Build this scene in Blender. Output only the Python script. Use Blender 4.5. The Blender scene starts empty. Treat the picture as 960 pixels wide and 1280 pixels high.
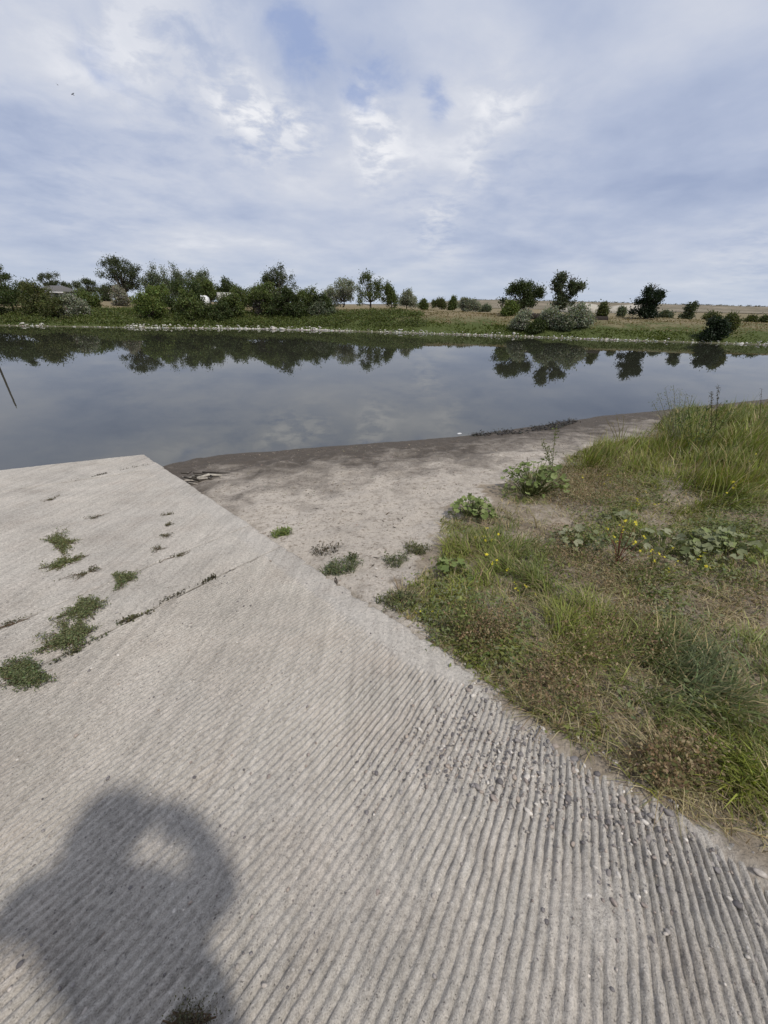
import bpy, math, random
import numpy as np
from mathutils import Vector, Matrix, Euler
random.seed(7)
RNG = np.random.default_rng(11)
scene = bpy.context.scene
COL = scene.collection

# ------------------------------------------------------------------ camera
F = 481.0                                   # focal length in photo pixels (960 wide)
PITCH = math.atan((640 - 382) / F)
ROLL = math.atan(0.02)
SLOPE, SLOPE_AZ = 0.13, math.radians(-6)
CAM_H = 1.55                                # above the ramp
GX, GY = SLOPE * math.sin(SLOPE_AZ), SLOPE * math.cos(SLOPE_AZ)
fwd = np.array([0, math.cos(PITCH), -math.sin(PITCH)])
r0 = np.array([1.0, 0, 0]); u0 = np.cross(r0, fwd)
right = math.cos(ROLL) * r0 + math.sin(ROLL) * u0
up = -math.sin(ROLL) * r0 + math.cos(ROLL) * u0

def ray(px, py):
    return fwd * F + right * (px - 480) + up * (640 - py)
_c = ray(180, 568); _t = -CAM_H / (_c[2] + GX * _c[0] + GY * _c[1])
H = -(_t * _c)[2] + 0.035                   # camera height above the water
CAM = np.array([0, 0, H])
ZR0 = H - CAM_H                             # ramp height under the camera

def ramp_z(x, y): return ZR0 - GX * x - GY * y
def on_ramp(px, py):
    d = ray(px, py); t = -CAM_H / (d[2] + GX * d[0] + GY * d[1]); return CAM + t * d
def on_water(px, py):
    d = ray(px, py); t = -H / d[2]; return CAM + t * d
def proj(P):
    d = np.asarray(P, float) - CAM
    z = d @ fwd
    zz = np.where(np.abs(z) < 1e-3, 1e-3, z)
    return 480 + F * (d @ right) / zz, 640 - F * (d @ up) / zz, z

cam = bpy.data.cameras.new('camera'); camo = bpy.data.objects.new('camera', cam); COL.objects.link(camo)
cam.sensor_fit = 'HORIZONTAL'; cam.sensor_width = 36; cam.lens = 36 * F / 960
cam.clip_start = 0.02; cam.clip_end = 8000
m = Matrix.Identity(4)
for i in range(3):
    m[i][0] = right[i]; m[i][1] = up[i]; m[i][2] = -fwd[i]; m[i][3] = CAM[i]
camo.matrix_world = m
scene.camera = camo

# ------------------------------------------------------------------ sun and sky
_a = ray(206, 1000); SUN_D = _a / np.linalg.norm(_a)          # the way the light travels
sun = bpy.data.lights.new('sun', 'SUN'); sun.energy = 3.1; sun.angle = math.radians(2.2); sun.color = (1, 0.955, 0.88)
suno = bpy.data.objects.new('sun', sun); COL.objects.link(suno)
suno.rotation_euler = Vector(SUN_D).to_track_quat('-Z', 'Y').to_euler(); suno.location = (8, -8, 20)
world = bpy.data.worlds.new('World'); scene.world = world; world.use_nodes = True

class NT:
    """small node-tree helper"""
    def __init__(s, tree): s.t = tree; s.t.nodes.clear()
    def n(s, typ, **kw):
        nd = s.t.nodes.new(typ)
        for k, v in kw.items():
            if k.startswith('_'): setattr(nd, k[1:], v)
            else:
                key = int(k[1:]) if k[0] == 'i' and k[1:].isdigit() else k.replace('__', ' ')
                s.set(nd.inputs[key], v)
        return nd
    def set(s, sock, v):
        if isinstance(v, bpy.types.NodeSocket): s.t.links.new(v, sock)
        elif isinstance(v, bpy.types.Node): s.t.links.new(v.outputs[0], sock)
        else:
            if sock.type == 'RGBA' and len(v) == 3: v = (*v, 1)
            sock.default_value = v
    def math(s, op, a, b=0.0, c=None, clamp=False):
        nd = s.t.nodes.new('ShaderNodeMath'); nd.operation = op; nd.use_clamp = clamp
        s.set(nd.inputs[0], a); s.set(nd.inputs[1], b)
        if c is not None: s.set(nd.inputs[2], c)
        return nd.outputs[0]
    def vmath(s, op, a, b=None):
        nd = s.t.nodes.new('ShaderNodeVectorMath'); nd.operation = op
        s.set(nd.inputs[0], a)
        if b is not None: s.set(nd.inputs[1], b)
        return nd
    def mix(s, f, a, b, blend='MIX'):
        nd = s.t.nodes.new('ShaderNodeMix'); nd.data_type = 'RGBA'; nd.blend_type = blend
        s.set(nd.inputs[0], f); s.set(nd.inputs[6], a); s.set(nd.inputs[7], b)
        return nd.outputs[2]
    def ramp(s, f, stops, interp='LINEAR'):
        nd = s.t.nodes.new('ShaderNodeValToRGB'); cr = nd.color_ramp; cr.interpolation = interp
        while len(cr.elements) > 1: cr.elements.remove(cr.elements[-1])
        for i, (p, c) in enumerate(stops):
            e = cr.elements[0] if i == 0 else cr.elements.new(p)
            e.position = p
            e.color = (c, c, c, 1) if isinstance(c, (int, float)) else (*c, 1)
        s.set(nd.inputs[0], f)
        return nd.outputs[0]
    def noise(s, vec, scale, detail=4, rough=0.5, dist=0.0, out=0):
        nd = s.t.nodes.new('ShaderNodeTexNoise')
        s.set(nd.inputs['Vector'], vec); nd.inputs['Scale'].default_value = scale
        nd.inputs['Detail'].default_value = detail; nd.inputs['Roughness'].default_value = rough
        nd.inputs['Distortion'].default_value = dist
        return nd.outputs[out]

w = NT(world.node_tree)
sky = w.n('ShaderNodeTexSky', _sky_type='NISHITA', _sun_disc=False)
sky.sun_elevation = math.asin(-SUN_D[2]); sky.sun_rotation = math.atan2(-SUN_D[0], -SUN_D[1])
sky.air_density = 1.0; sky.dust_density = 1.0
tc = w.n('ShaderNodeTexCoord')
dirv = w.vmath('NORMALIZE', tc.outputs['Generated']).outputs[0]
sep = w.n('ShaderNodeSeparateXYZ', i0=dirv)
zz = w.math('MAXIMUM', sep.outputs[2], 0.0)
inv = w.math('DIVIDE', 1.0, w.math('ADD', zz, 0.16))
flat = w.n('ShaderNodeCombineXYZ', X=w.math('MULTIPLY', sep.outputs[0], inv), Y=w.math('MULTIPLY', sep.outputs[1], inv), Z=0.0)
def sky_spot(px, py, deg):
    d = ray(px, py); d = d / np.linalg.norm(d)
    dd = w.vmath('DISTANCE', dirv, tuple(d)).outputs['Value']
    s = math.radians(deg)
    q = w.math('DIVIDE', dd, s)
    return w.math('EXPONENT', w.math('MULTIPLY', w.math('MULTIPLY', q, q), -1.0))
def add_all(lst):
    o = lst[0]
    for q in lst[1:]: o = w.math('ADD', o, q)
    return o
n_big = w.noise(flat, 0.7, 5, 0.5, 0.25)
n_det = w.noise(w.vmath('ADD', flat, (5.3, 2.1, 0)).outputs[0], 1.7, 6, 0.50, 0.25)
n_fin = w.noise(w.vmath('ADD', flat, (1.7, 8.1, 0)).outputs[0], 4.6, 8, 0.60, 0.25)
wrp = w.noise(dirv, 8.0, 6, 0.62, 0.6, 1)
dirw = w.vmath('ADD', dirv, w.vmath('MULTIPLY', w.vmath('SUBTRACT', wrp, (0.5, 0.5, 0.5)).outputs[0], (0.12, 0.12, 0.12)).outputs[0]).outputs[0]
def sky_spot(px, py, deg, vec=None):
    d = ray(px, py); d = d / np.linalg.norm(d)
    q = w.math('DIVIDE', w.vmath('DISTANCE', dirw, tuple(d)).outputs['Value'], math.radians(deg))
    return w.math('EXPONENT', w.math('MULTIPLY', w.math('MULTIPLY', q, q), -1.0))
gap = add_all([sky_spot(372, 42, 2.6), w.math('MULTIPLY', sky_spot(405, 62, 1.6), 0.8), sky_spot(455, 90, 2.3), sky_spot(545, 114, 1.9), w.math('MULTIPLY', sky_spot(500, 88, 1.6), 0.6),
               w.math('MULTIPLY', sky_spot(150, 84, 2.2), 0.5), w.math('MULTIPLY', sky_spot(115, 68, 1.6), 0.4), w.math('MULTIPLY', sky_spot(640, 206, 1.2), 0.6), w.math('MULTIPLY', sky_spot(470, 122, 2.0), 0.6)])
gapn = w.math('MULTIPLY', w.math('MINIMUM', gap, 1.15), w.ramp(n_fin, [(0.30, 0.15), (0.62, 1.0)]))
gapf = w.math('MULTIPLY', w.ramp(gapn, [(0.08, 0.0), (0.9, 1.0)], 'EASE'), 0.66)
puff = add_all([w.math('MULTIPLY', sky_spot(310, 138, 3.2), 1.5), w.math('MULTIPLY', sky_spot(370, 160, 2.8), 1.5), w.math('MULTIPLY', sky_spot(460, 148, 2.6), 1.3), sky_spot(480, 205, 3.0), w.math('MULTIPLY', sky_spot(620, 130, 2.2), 0.7), w.math('MULTIPLY', sky_spot(658, 136, 2.0), 0.7), w.math('MULTIPLY', sky_spot(590, 205, 2.2), 0.7), w.math('MULTIPLY', sky_spot(930, 345, 5), 0.7),
                sky_spot(540, 288, 3.0), sky_spot(200, 10, 6), w.math('MULTIPLY', sky_spot(100, 200, 14), 0.35),
                w.math('MULTIPLY', sky_spot(620, 210, 9), 0.3)])
dark = add_all([sky_spot(770, 280, 7), sky_spot(650, 322, 6), sky_spot(60, 290, 6), w.math('MULTIPLY', sky_spot(240, 110, 4), 0.9),
                w.math('MULTIPLY', sky_spot(390, 130, 2.5), 0.7), w.math('MULTIPLY', sky_spot(900, 250, 9), 0.6), w.math('MULTIPLY', sky_spot(560, 310, 8), 0.6),
                w.math('MULTIPLY', sky_spot(760, 90, 9), 0.3), w.math('MULTIPLY', sky_spot(180, 300, 8), 0.5), w.math('MULTIPLY', sky_spot(20, 90, 6), 0.5)])
tone = w.math('ADD', w.math('MULTIPLY', n_big, 0.50), w.math('MULTIPLY', n_det, 0.46)); tone = w.math('ADD', tone, 0.015)
tone = w.math('ADD', tone, w.math('MULTIPLY', w.math('SUBTRACT', n_fin, 0.5), 0.13))
pf = w.math('MULTIPLY', puff, w.ramp(w.noise(w.vmath('ADD', flat, (3.1, 6.4, 0)).outputs[0], 6.5, 8, 0.6, 0.3), [(0.38, 0.0), (0.56, 1.0)]))
tone = w.math('ADD', tone, w.math('MULTIPLY', pf, 0.14))
tone = w.math('SUBTRACT', tone, w.math('MULTIPLY', dark, 0.07))
cloud = w.ramp(tone, [(0.28, (3.5, 4.2, 6.0)), (0.40, (4.5, 5.15, 6.8)), (0.50, (5.6, 6.1, 7.4)), (0.58, (6.5, 6.85, 7.8)), (0.72, (8.9, 9.0, 9.4))])
blue = w.mix(0.75, w.mix(1.0, sky.outputs[0], (1.15, 1.15, 1.15), 'MULTIPLY'), (2.9, 3.9, 6.9))
cl = w.mix(gapf, cloud, blue)
hz = w.ramp(sep.outputs[2], [(0.0, 1.0), (0.03, 0.85), (0.10, 0.25), (0.2, 0.0)])
cl = w.mix(w.math('MULTIPLY', hz, 0.8), cl, w.mix(n_det, (4.9, 5.7, 7.0), (6.2, 6.7, 7.5)))
bg = w.n('ShaderNodeBackground', Color=cl, Strength=0.097)
w.n('ShaderNodeOutputWorld', Surface=bg)
scene.view_settings.view_transform = 'Standard'; scene.view_settings.look = 'None'
scene.view_settings.exposure = 0.0; scene.view_settings.gamma = 1.0; scene.view_settings.use_curve_mapping = False
scene.render.engine = 'CYCLES'
scene.cycles.max_bounces = 6; scene.cycles.diffuse_bounces = 3; scene.cycles.glossy_bounces = 3
scene.cycles.transmission_bounces = 4; scene.cycles.transparent_max_bounces = 8

# ------------------------------------------------------------------ numpy noise
_tab = np.random.default_rng(3).random((256, 256))
def vnoise(x, y):
    xi = np.floor(x).astype(int); yi = np.floor(y).astype(int)
    fx = x - xi; fy = y - yi
    fx = fx * fx * (3 - 2 * fx); fy = fy * fy * (3 - 2 * fy)
    a = _tab[xi & 255, yi & 255]; b = _tab[(xi + 1) & 255, yi & 255]
    c = _tab[xi & 255, (yi + 1) & 255]; d = _tab[(xi + 1) & 255, (yi + 1) & 255]
    return (a * (1 - fx) + b * fx) * (1 - fy) + (c * (1 - fx) + d * fx) * fy
def fbm(x, y, oct=4, rough=0.5):
    s = 0; a = 1; tot = 0
    for i in range(oct):
        s = s + a * vnoise(x * 2 ** i + 17.3 * i, y * 2 ** i + 5.1 * i); tot += a; a *= rough
    return s / tot - 0.5
def sstep(x, a, b):
    t = np.clip((x - a) / (b - a), 0, 1); return t * t * (3 - 2 * t)

# ------------------------------------------------------------------ mesh helpers
def link(o, parent=None):
    COL.objects.link(o)
    if parent is not None: o.parent = parent
    return o
def mesh_np(name, V, faces, mat, cols=None, smooth=False):
    """V (n,3); faces: list of int arrays (k, 3|4)"""
    me = bpy.data.meshes.new(name)
    V = np.ascontiguousarray(V, dtype=np.float32)
    me.vertices.add(len(V)); me.vertices.foreach_set('co', V.ravel())
    faces = [f for f in faces if len(f)]
    loops = np.concatenate([f.ravel() for f in faces]).astype(np.int32)
    sizes = np.concatenate([np.full(len(f), f.shape[1]) for f in faces]).astype(np.int32)
    starts = np.concatenate([[0], np.cumsum(sizes)[:-1]]).astype(np.int32)
    me.loops.add(len(loops)); me.loops.foreach_set('vertex_index', loops)
    me.polygons.add(len(sizes)); me.polygons.foreach_set('loop_start', starts)
    try: me.polygons.foreach_set('loop_total', sizes)
    except Exception: pass
    if smooth: me.polygons.foreach_set('use_smooth', np.ones(len(sizes), bool))
    me.update(calc_edges=True)
    if cols is not None:
        at = me.color_attributes.new('col', 'FLOAT_COLOR', 'POINT')
        c4 = np.ones((len(V), 4), np.float32); c4[:, :3] = cols
        at.data.foreach_set('color', c4.ravel())
    if mat: me.materials.append(mat)
    return me
def obj(name, me, parent=None, **props):
    o = bpy.data.objects.new(name, me)
    for k, v in props.items(): o[k] = v
    return link(o, parent)
def thing(name, label, cat, loc=(0, 0, 0), group=None):
    o = bpy.data.objects.new(name, None); o.empty_display_size = 0.1; o.location = [float(q) for q in loc]
    o['label'] = label; o['category'] = cat
    if group: o['group'] = group
    return link(o)

class Acc:
    """collects vertices, faces, colours"""
    def __init__(s): s.V = []; s.T = []; s.Q = []; s.C = []; s.n = 0
    def add(s, V, T=None, Q=None, C=None):
        V = np.asarray(V, float)
        if T is not None and len(T): s.T.append(np.asarray(T, int) + s.n)
        if Q is not None and len(Q): s.Q.append(np.asarray(Q, int) + s.n)
        s.V.append(V)
        s.C.append(np.broadcast_to(np.asarray((1, 1, 1) if C is None else C, float), V.shape))
        s.n += len(V)
    def mesh(s, name, mat, smooth=False):
        F_ = []
        if s.T: F_.append(np.concatenate(s.T))
        if s.Q: F_.append(np.concatenate(s.Q))
        return mesh_np(name, np.concatenate(s.V), F_, mat, np.concatenate(s.C), smooth)

def tube(acc, pts, radii, sides=6, C=None, cap=True):
    pts = np.asarray(pts, float); n = len(pts); V = []
    ref = np.array([0.31, 0.87, 0.21])
    for i in range(n):
        t = pts[min(i + 1, n - 1)] - pts[max(i - 1, 0)]; t /= (np.linalg.norm(t) + 1e-9)
        a = np.cross(t, ref); a /= (np.linalg.norm(a) + 1e-9); b = np.cross(t, a)
        for k in range(sides):
            q = 2 * math.pi * k / sides
            V.append(pts[i] + radii[i] * (math.cos(q) * a + math.sin(q) * b))
    Q = []
    for i in range(n - 1):
        for k in range(sides):
            k2 = (k + 1) % sides
            Q.append((i * sides + k, i * sides + k2, (i + 1) * sides + k2, (i + 1) * sides + k))
    T = []
    if cap:
        V.append(pts[0]); V.append(pts[-1]); a0 = len(V) - 2; a1 = a0 + 1
        for k in range(sides):
            k2 = (k + 1) % sides
            T.append((a0, k2, k)); T.append((a1, (n - 1) * sides + k, (n - 1) * sides + k2))
    acc.add(V, T, Q, C)

def box(acc, c, s, rz=0.0, C=None):
    x, y, z = s[0] / 2, s[1] / 2, s[2] / 2
    V = np.array([(i, j, k) for i in (-x, x) for j in (-y, y) for k in (-z, z)])
    cs, sn = math.cos(rz), math.sin(rz)
    V = np.stack([V[:, 0] * cs - V[:, 1] * sn, V[:, 0] * sn + V[:, 1] * cs, V[:, 2]], 1) + np.asarray(c)
    Q = [(0, 1, 3, 2), (4, 6, 7, 5), (0, 4, 5, 1), (2, 3, 7, 6), (0, 2, 6, 4), (1, 5, 7, 3)]
    acc.add(V, None, Q, C)

def leaves(acc, P, size, C, flat=0.0, aspect=0.6, fold=0.25, rng=RNG, axis=None):
    """diamond leaf of two folded triangles at each point"""
    n = len(P); P = np.asarray(P, float)
    a = rng.normal(size=(n, 3))
    if axis is not None: a = a * 0.5 + axis
    a[:, 2] *= (1 - flat)
    a /= np.linalg.norm(a, axis=1)[:, None] + 1e-9
    r = rng.normal(size=(n, 3)); 
    b = np.cross(a, r * np.array([1 - flat, 1 - flat, 1]) + np.array([0, 0, flat * 2]))
    b /= np.linalg.norm(b, axis=1)[:, None] + 1e-9
    nn = np.cross(a, b)
    L = np.asarray(size)[:, None] * np.ones((n, 1)); Wd = L * aspect
    V = np.empty((n, 4, 3))
    V[:, 0] = P - a * L * 0.5; V[:, 1] = P + b * Wd * 0.5 + nn * L * fold * 0.5
    V[:, 2] = P + a * L * 0.5; V[:, 3] = P - b * Wd * 0.5 + nn * L * fold * 0.5
    i = np.arange(n)[:, None] * 4
    T = np.concatenate([i + np.array([[0, 1, 2]]), i + np.array([[0, 2, 3]])])
    acc.add(V.reshape(-1, 3), T, None, np.repeat(C, 4, axis=0))

def blades(acc, P, h, wd, az, lean, C, rng=RNG):
    n = len(P); P = np.asarray(P, float)
    d = np.stack([np.cos(az), np.sin(az), np.zeros(n)], 1)
    sd = az + math.pi / 2 + rng.normal(0, 0.5, n)
    s = np.stack([np.cos(sd), np.sin(sd), np.zeros(n)], 1)
    V = np.empty((n, 5, 3))
    def sp(t): return P + d * (lean * h * t ** 1.7)[:, None] + np.array([0, 0, 1]) * (h * t * (1 - 0.45 * np.minimum(lean, 1.6) * t * 0.8))[:, None]
    V[:, 0] = P - s * (wd / 2)[:, None]; V[:, 1] = P + s * (wd / 2)[:, None]
    q = sp(np.full(n, 0.55)); V[:, 2] = q - s * (wd * 0.42)[:, None]; V[:, 3] = q + s * (wd * 0.42)[:, None]
    V[:, 4] = sp(np.ones(n))
    i = np.arange(n)[:, None] * 5
    T = np.concatenate([i + np.array([[2, 3, 4]])]); Q = i + np.array([[0, 1, 3, 2]])
    acc.add(V.reshape(-1, 3), T, Q, np.repeat(C, 5, axis=0))

def icos(sub):
    import bmesh
    bm = bmesh.new(); bmesh.ops.create_icosphere(bm, subdivisions=sub, radius=1)
    V = np.array([v.co[:] for v in bm.verts]); T = np.array([[v.index for v in f.verts] for f in bm.faces]); bm.free()
    return V, T
ICO1, ICO2, ICO3 = icos(1), icos(2), icos(3)
def stones(acc, P, size, C, rng=RNG, flatz=0.6, ico=ICO1, rough=0.16):
    V0, T0 = ico; n = len(P); k = len(V0)
    sc = np.stack([rng.uniform(.75, 1.3, n), rng.uniform(.6, 1.0, n), rng.uniform(.7, 1.2, n) * flatz], 1) * np.asarray(size)[:, None]
    q = rng.uniform(0, 2 * math.pi, n); c, s = np.cos(q), np.sin(q)
    V = V0[None] * (1 + rng.normal(0, rough, (n, k, 1)))
    V = V * sc[:, None]
    X = V[..., 0] * c[:, None] - V[..., 1] * s[:, None]; Y = V[..., 0] * s[:, None] + V[..., 1] * c[:, None]
    V = np.stack([X, Y, V[..., 2]], -1) + np.asarray(P)[:, None]
    T = (np.arange(n)[:, None, None] * k + T0[None]).reshape(-1, 3)
    acc.add(V.reshape(-1, 3), T, None, np.repeat(C, k, axis=0))

# ------------------------------------------------------------------ materials
def material(name):
    mt = bpy.data.materials.new(name); mt.use_nodes = True
    return mt, NT(mt.node_tree)
def finish(nt, col, rough=0.8, bump=None, bstr=0.3, bdist=0.01, spec=0.3, **kw):
    p = nt.n('ShaderNodeBsdfPrincipled'); nt.set(p.inputs['Base Color'], col); nt.set(p.inputs['Roughness'], rough)
    p.inputs['Specular IOR Level'].default_value = spec
    for k, v in kw.items(): nt.set(p.inputs[k.replace('__', ' ')], v)
    if bump is not None:
        b = nt.n('ShaderNodeBump', Strength=bstr, Distance=bdist, Height=bump); nt.set(p.inputs['Normal'], b.outputs[0])
    nt.n('ShaderNodeOutputMaterial', Surface=p)
    return p
def leaf_mat(name, transl=0.35, rough=0.55, var=0.25, spec=0.3):
    """base colour from the leaf's own colour attribute"""
    mt, t = material(name)
    at = t.n('ShaderNodeAttribute', _attribute_name='col')
    pos = t.n('ShaderNodeNewGeometry').outputs['Position']
    nz = t.noise(pos, 3.0, 3)
    c = t.mix(t.math('MULTIPLY', nz, var), at.outputs[0], t.mix(1.0, at.outputs[0], (1.35, 1.15, 0.8), 'MULTIPLY'))
    p = t.n('ShaderNodeBsdfPrincipled', Base__Color=c, Roughness=rough); p.inputs['Specular IOR Level'].default_value = spec
    tr = t.n('ShaderNodeBsdfTranslucent', Color=t.mix(1.0, c, (1.1, 1.2, 0.6), 'MULTIPLY'))
    mx = t.n('ShaderNodeMixShader', i0=transl, i1=p.outputs[0], i2=tr.outputs[0])
    t.n('ShaderNodeOutputMaterial', Surface=mx)
    return mt
def col_mat(name, rough=0.8, var=0.35, scale=20, bump=0.3, bdist=0.004, spec=0.3):
    mt, t = material(name)
    at = t.n('ShaderNodeAttribute', _attribute_name='col')
    pos = t.n('ShaderNodeNewGeometry').outputs['Position']
    nz = t.noise(pos, scale, 5, 0.6)
    c = t.mix(var, at.outputs[0], t.mix(1.0, at.outputs[0], t.ramp(nz, [(0.3, 0.45), (0.7, 1.7)]), 'MULTIPLY'))
    finish(t, c, rough, nz, bump, bdist, spec)
    return mt
M = {}
M['leaf'] = leaf_mat('foliage')
M['grass'] = leaf_mat('grass_blade', 0.3, 0.5, 0.3)
M['weed'] = leaf_mat('weed_leaf', 0.25, 0.6, 0.3, 0.2)
M['bark'] = col_mat('bark', 0.9, 0.6, 6, 0.6, 0.03, 0.1)
M['stone'] = col_mat('stone', 0.7, 0.45, 90, 0.3, 0.002, 0.35)
M['rock'] = col_mat('rock', 0.85, 0.5, 4, 0.5, 0.05, 0.2)
M['paint'] = col_mat('painted_board', 0.6, 0.2, 3, 0.1, 0.01)
M['roof'] = col_mat('roof_shingle', 0.9, 0.4, 8, 0.4, 0.02)
M['wood'] = col_mat('driftwood', 0.85, 0.6, 30, 0.6, 0.006, 0.2)
M['petal'] = leaf_mat('petal', 0.3, 0.6, 0.1)
M['cloth'] = col_mat('cloth', 0.9, 0.2, 60, 0.2, 0.002, 0.1)
M['skin'] = col_mat('skin', 0.5, 0.1, 40, 0.1, 0.001, 0.4)
M['plastic'] = col_mat('plastic', 0.35, 0.1, 40, 0.05, 0.001, 0.5)
M['mud'] = col_mat('wet_mud', 0.55, 0.6, 14, 0.8, 0.02, 0.4)

# concrete
mt, t = material('ramp_concrete'); M['concrete'] = mt
pos = t.n('ShaderNodeNewGeometry').outputs['Position']
big = t.noise(pos, 0.7, 5, 0.6); mid = t.noise(pos, 5, 6, 0.65); fin = t.noise(pos, 55, 5, 0.7); gr = t.noise(pos, 260, 3, 0.6)
c = t.ramp(big, [(0.3, (0.357, 0.322, 0.281)), (0.5, (0.423, 0.385, 0.339)), (0.7, (0.46, 0.422, 0.374))])
c = t.mix(t.ramp(mid, [(0.35, 0.0), (0.68, 0.6)]), c, (0.385, 0.36, 0.32))
c = t.mix(t.ramp(t.noise(pos, 2.2, 4, 0.6), [(0.52, 0.0), (0.72, 0.45)]), c, (0.36, 0.31, 0.262))
c = t.mix(0.8, c, t.ramp(fin, [(0.28, 0.55), (0.5, 0.98), (0.72, 1.25)]), 'MULTIPLY')
vor = t.n('ShaderNodeTexVoronoi', Scale=90.0); t.set(vor.inputs['Vector'], pos)
pick = t.n('ShaderNodeSeparateColor', i0=vor.outputs['Color'])
agg = t.math('MULTIPLY', t.ramp(vor.outputs['Distance'], [(0.22, 1.0), (0.34, 0.0)]), t.math('GREATER_THAN', pick.outputs[0], 0.78))
c = t.mix(t.math('MULTIPLY', agg, 0.75), c, t.ramp(pick.outputs[1], [(0.0, (0.13, 0.115, 0.11)), (0.45, (0.27, 0.25, 0.23)), (0.75, (0.42, 0.38, 0.33)), (1.0, (0.62, 0.58, 0.53))]))
mp = t.n('ShaderNodeMapping', Vector=pos); mp.inputs['Rotation'].default_value = (0, 0, math.radians(31)); mp.inputs['Scale'].default_value = (26, 1.6, 1)
stk = t.noise(mp, 1.0, 6, 0.62)
c = t.mix(0.75, c, t.ramp(stk, [(0.25, 0.70), (0.5, 1.0), (0.75, 1.22)]), 'MULTIPLY')
c = t.mix(0.8, c, t.ramp(t.noise(pos, 1.6, 5, 0.6, 0.4), [(0.3, 0.80), (0.5, 1.0), (0.7, 1.10)]), 'MULTIPLY')
pit = t.ramp(t.noise(pos, 170, 3, 0.6), [(0.27, 0.0), (0.35, 1.0)])
c = t.mix(0.6, c, t.ramp(gr, [(0.28, 0.50), (0.5, 1.0), (0.72, 1.45)]), 'MULTIPLY')
c = t.mix(t.math('SUBTRACT', 1.0, pit), c, (0.17, 0.15, 0.135))
hgt = t.math('ADD', t.math('MULTIPLY', fin, 0.6), t.math('MULTIPLY', gr, 0.3))
hgt = t.math('ADD', hgt, t.math('MULTIPLY', pit, 0.35))
finish(t, c, 0.9, hgt, 1.0, 0.012, 0.15)

# sand of the near bank: dry, and wet and dark close to the water
mt, t = material('river_sand'); M['sand'] = mt
geo = t.n('ShaderNodeNewGeometry'); pos = geo.outputs['Position']; sp = t.n('ShaderNodeSeparateXYZ', i0=pos)
n1 = t.noise(pos, 0.8, 6, 0.6); n2 = t.noise(pos, 7, 6, 0.68); n3 = t.noise(pos, 60, 5, 0.7); n4 = t.noise(pos, 2.4, 6, 0.62, 0.6)
dry = t.ramp(n1, [(0.3, (0.375, 0.33, 0.277)), (0.55, (0.44, 0.39, 0.332)), (0.75, (0.48, 0.43, 0.372))])
dry = t.mix(t.ramp(n2, [(0.36, 0.5), (0.50, 0.0)]), dry, (0.23, 0.20, 0.165))
dry = t.mix(t.ramp(t.noise(pos, 24, 4, 0.6), [(0.34, 0.7), (0.46, 0.0)]), dry, (0.15, 0.12, 0.09))
wet = t.mix(n2, (0.048, 0.039, 0.031), (0.115, 0.094, 0.074))
wz = t.math('ADD', sp.outputs[2], t.math('MULTIPLY', t.math('SUBTRACT', n4, 0.5), 0.55))
wetf = t.ramp(wz, [(0.08, 1.0), (0.20, 0.60), (0.35, 0.0)])
vg = t.n('ShaderNodeAttribute', _attribute_name='col')
dry = t.mix(t.math('MULTIPLY', vg.outputs['Fac'], t.ramp(n4, [(0.3, 1.0), (0.7, 0.45)])), dry, t.mix(n2, (0.13, 0.10, 0.066), (0.27, 0.215, 0.15)))
c = t.mix(wetf, dry, wet)
c = t.mix(0.55, c, t.ramp(n3, [(0.3, 0.55), (0.7, 1.4)]), 'MULTIPLY')
rgh = t.ramp(wetf, [(0.0, 0.95), (1.0, 0.72)])
h_ = t.math('ADD', t.math('MULTIPLY', n2, 0.7), t.math('MULTIPLY', n3, 0.3))
finish(t, c, rgh, h_, 1.0, 0.04, 0.2)

# far bank soil and far plain
mt, t = material('far_bank_earth'); M['far'] = mt
pos = t.n('ShaderNodeNewGeometry').outputs['Position']; sp = t.n('ShaderNodeSeparateXYZ', i0=pos)
n1 = t.noise(pos, 0.35, 6, 0.65); n2 = t.noise(pos, 2.5, 5, 0.7)
tan = t.mix(n2, (0.13, 0.105, 0.06), (0.25, 0.205, 0.13))
grn = t.mix(n2, (0.045, 0.06, 0.018), (0.085, 0.10, 0.035))
zf = t.math('ADD', sp.outputs[2], t.math('MULTIPLY', t.math('SUBTRACT', n1, 0.5), 2.4))
c = t.mix(t.ramp(t.math('DIVIDE', zf, 4.0), [(0.22, 0.0), (0.42, 1.0)]), grn, tan)
c = t.mix(t.ramp(t.math('DIVIDE', sp.outputs[2], 1.0), [(0.0, 1.0), (0.12, 0.0)]), c, (0.11, 0.10, 0.065))
finish(t, c, 0.95, n2, 0.6, 0.1, 0.1)
mt, t = material('mesa_earth'); M['mesa'] = mt
pos = t.n('ShaderNodeNewGeometry').outputs['Position']; sp = t.n('ShaderNodeSeparateXYZ', i0=pos)
sq = t.n('ShaderNodeMapping', Vector=pos); sq.inputs['Scale'].default_value = (0.02, 0.02, 0.6)
n1 = t.noise(sq, 1.0, 6, 0.65); n2 = t.noise(pos, 0.12, 6, 0.7)
c = t.ramp(n1, [(0.3, (0.10, 0.09, 0.06)), (0.5, (0.18, 0.152, 0.112)), (0.7, (0.26, 0.222, 0.168))])
c = t.mix(t.ramp(n2, [(0.52, 0.0), (0.66, 0.7)]), c, (0.09, 0.095, 0.06))
finish(t, c, 0.95, None, spec=0.1)

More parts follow.
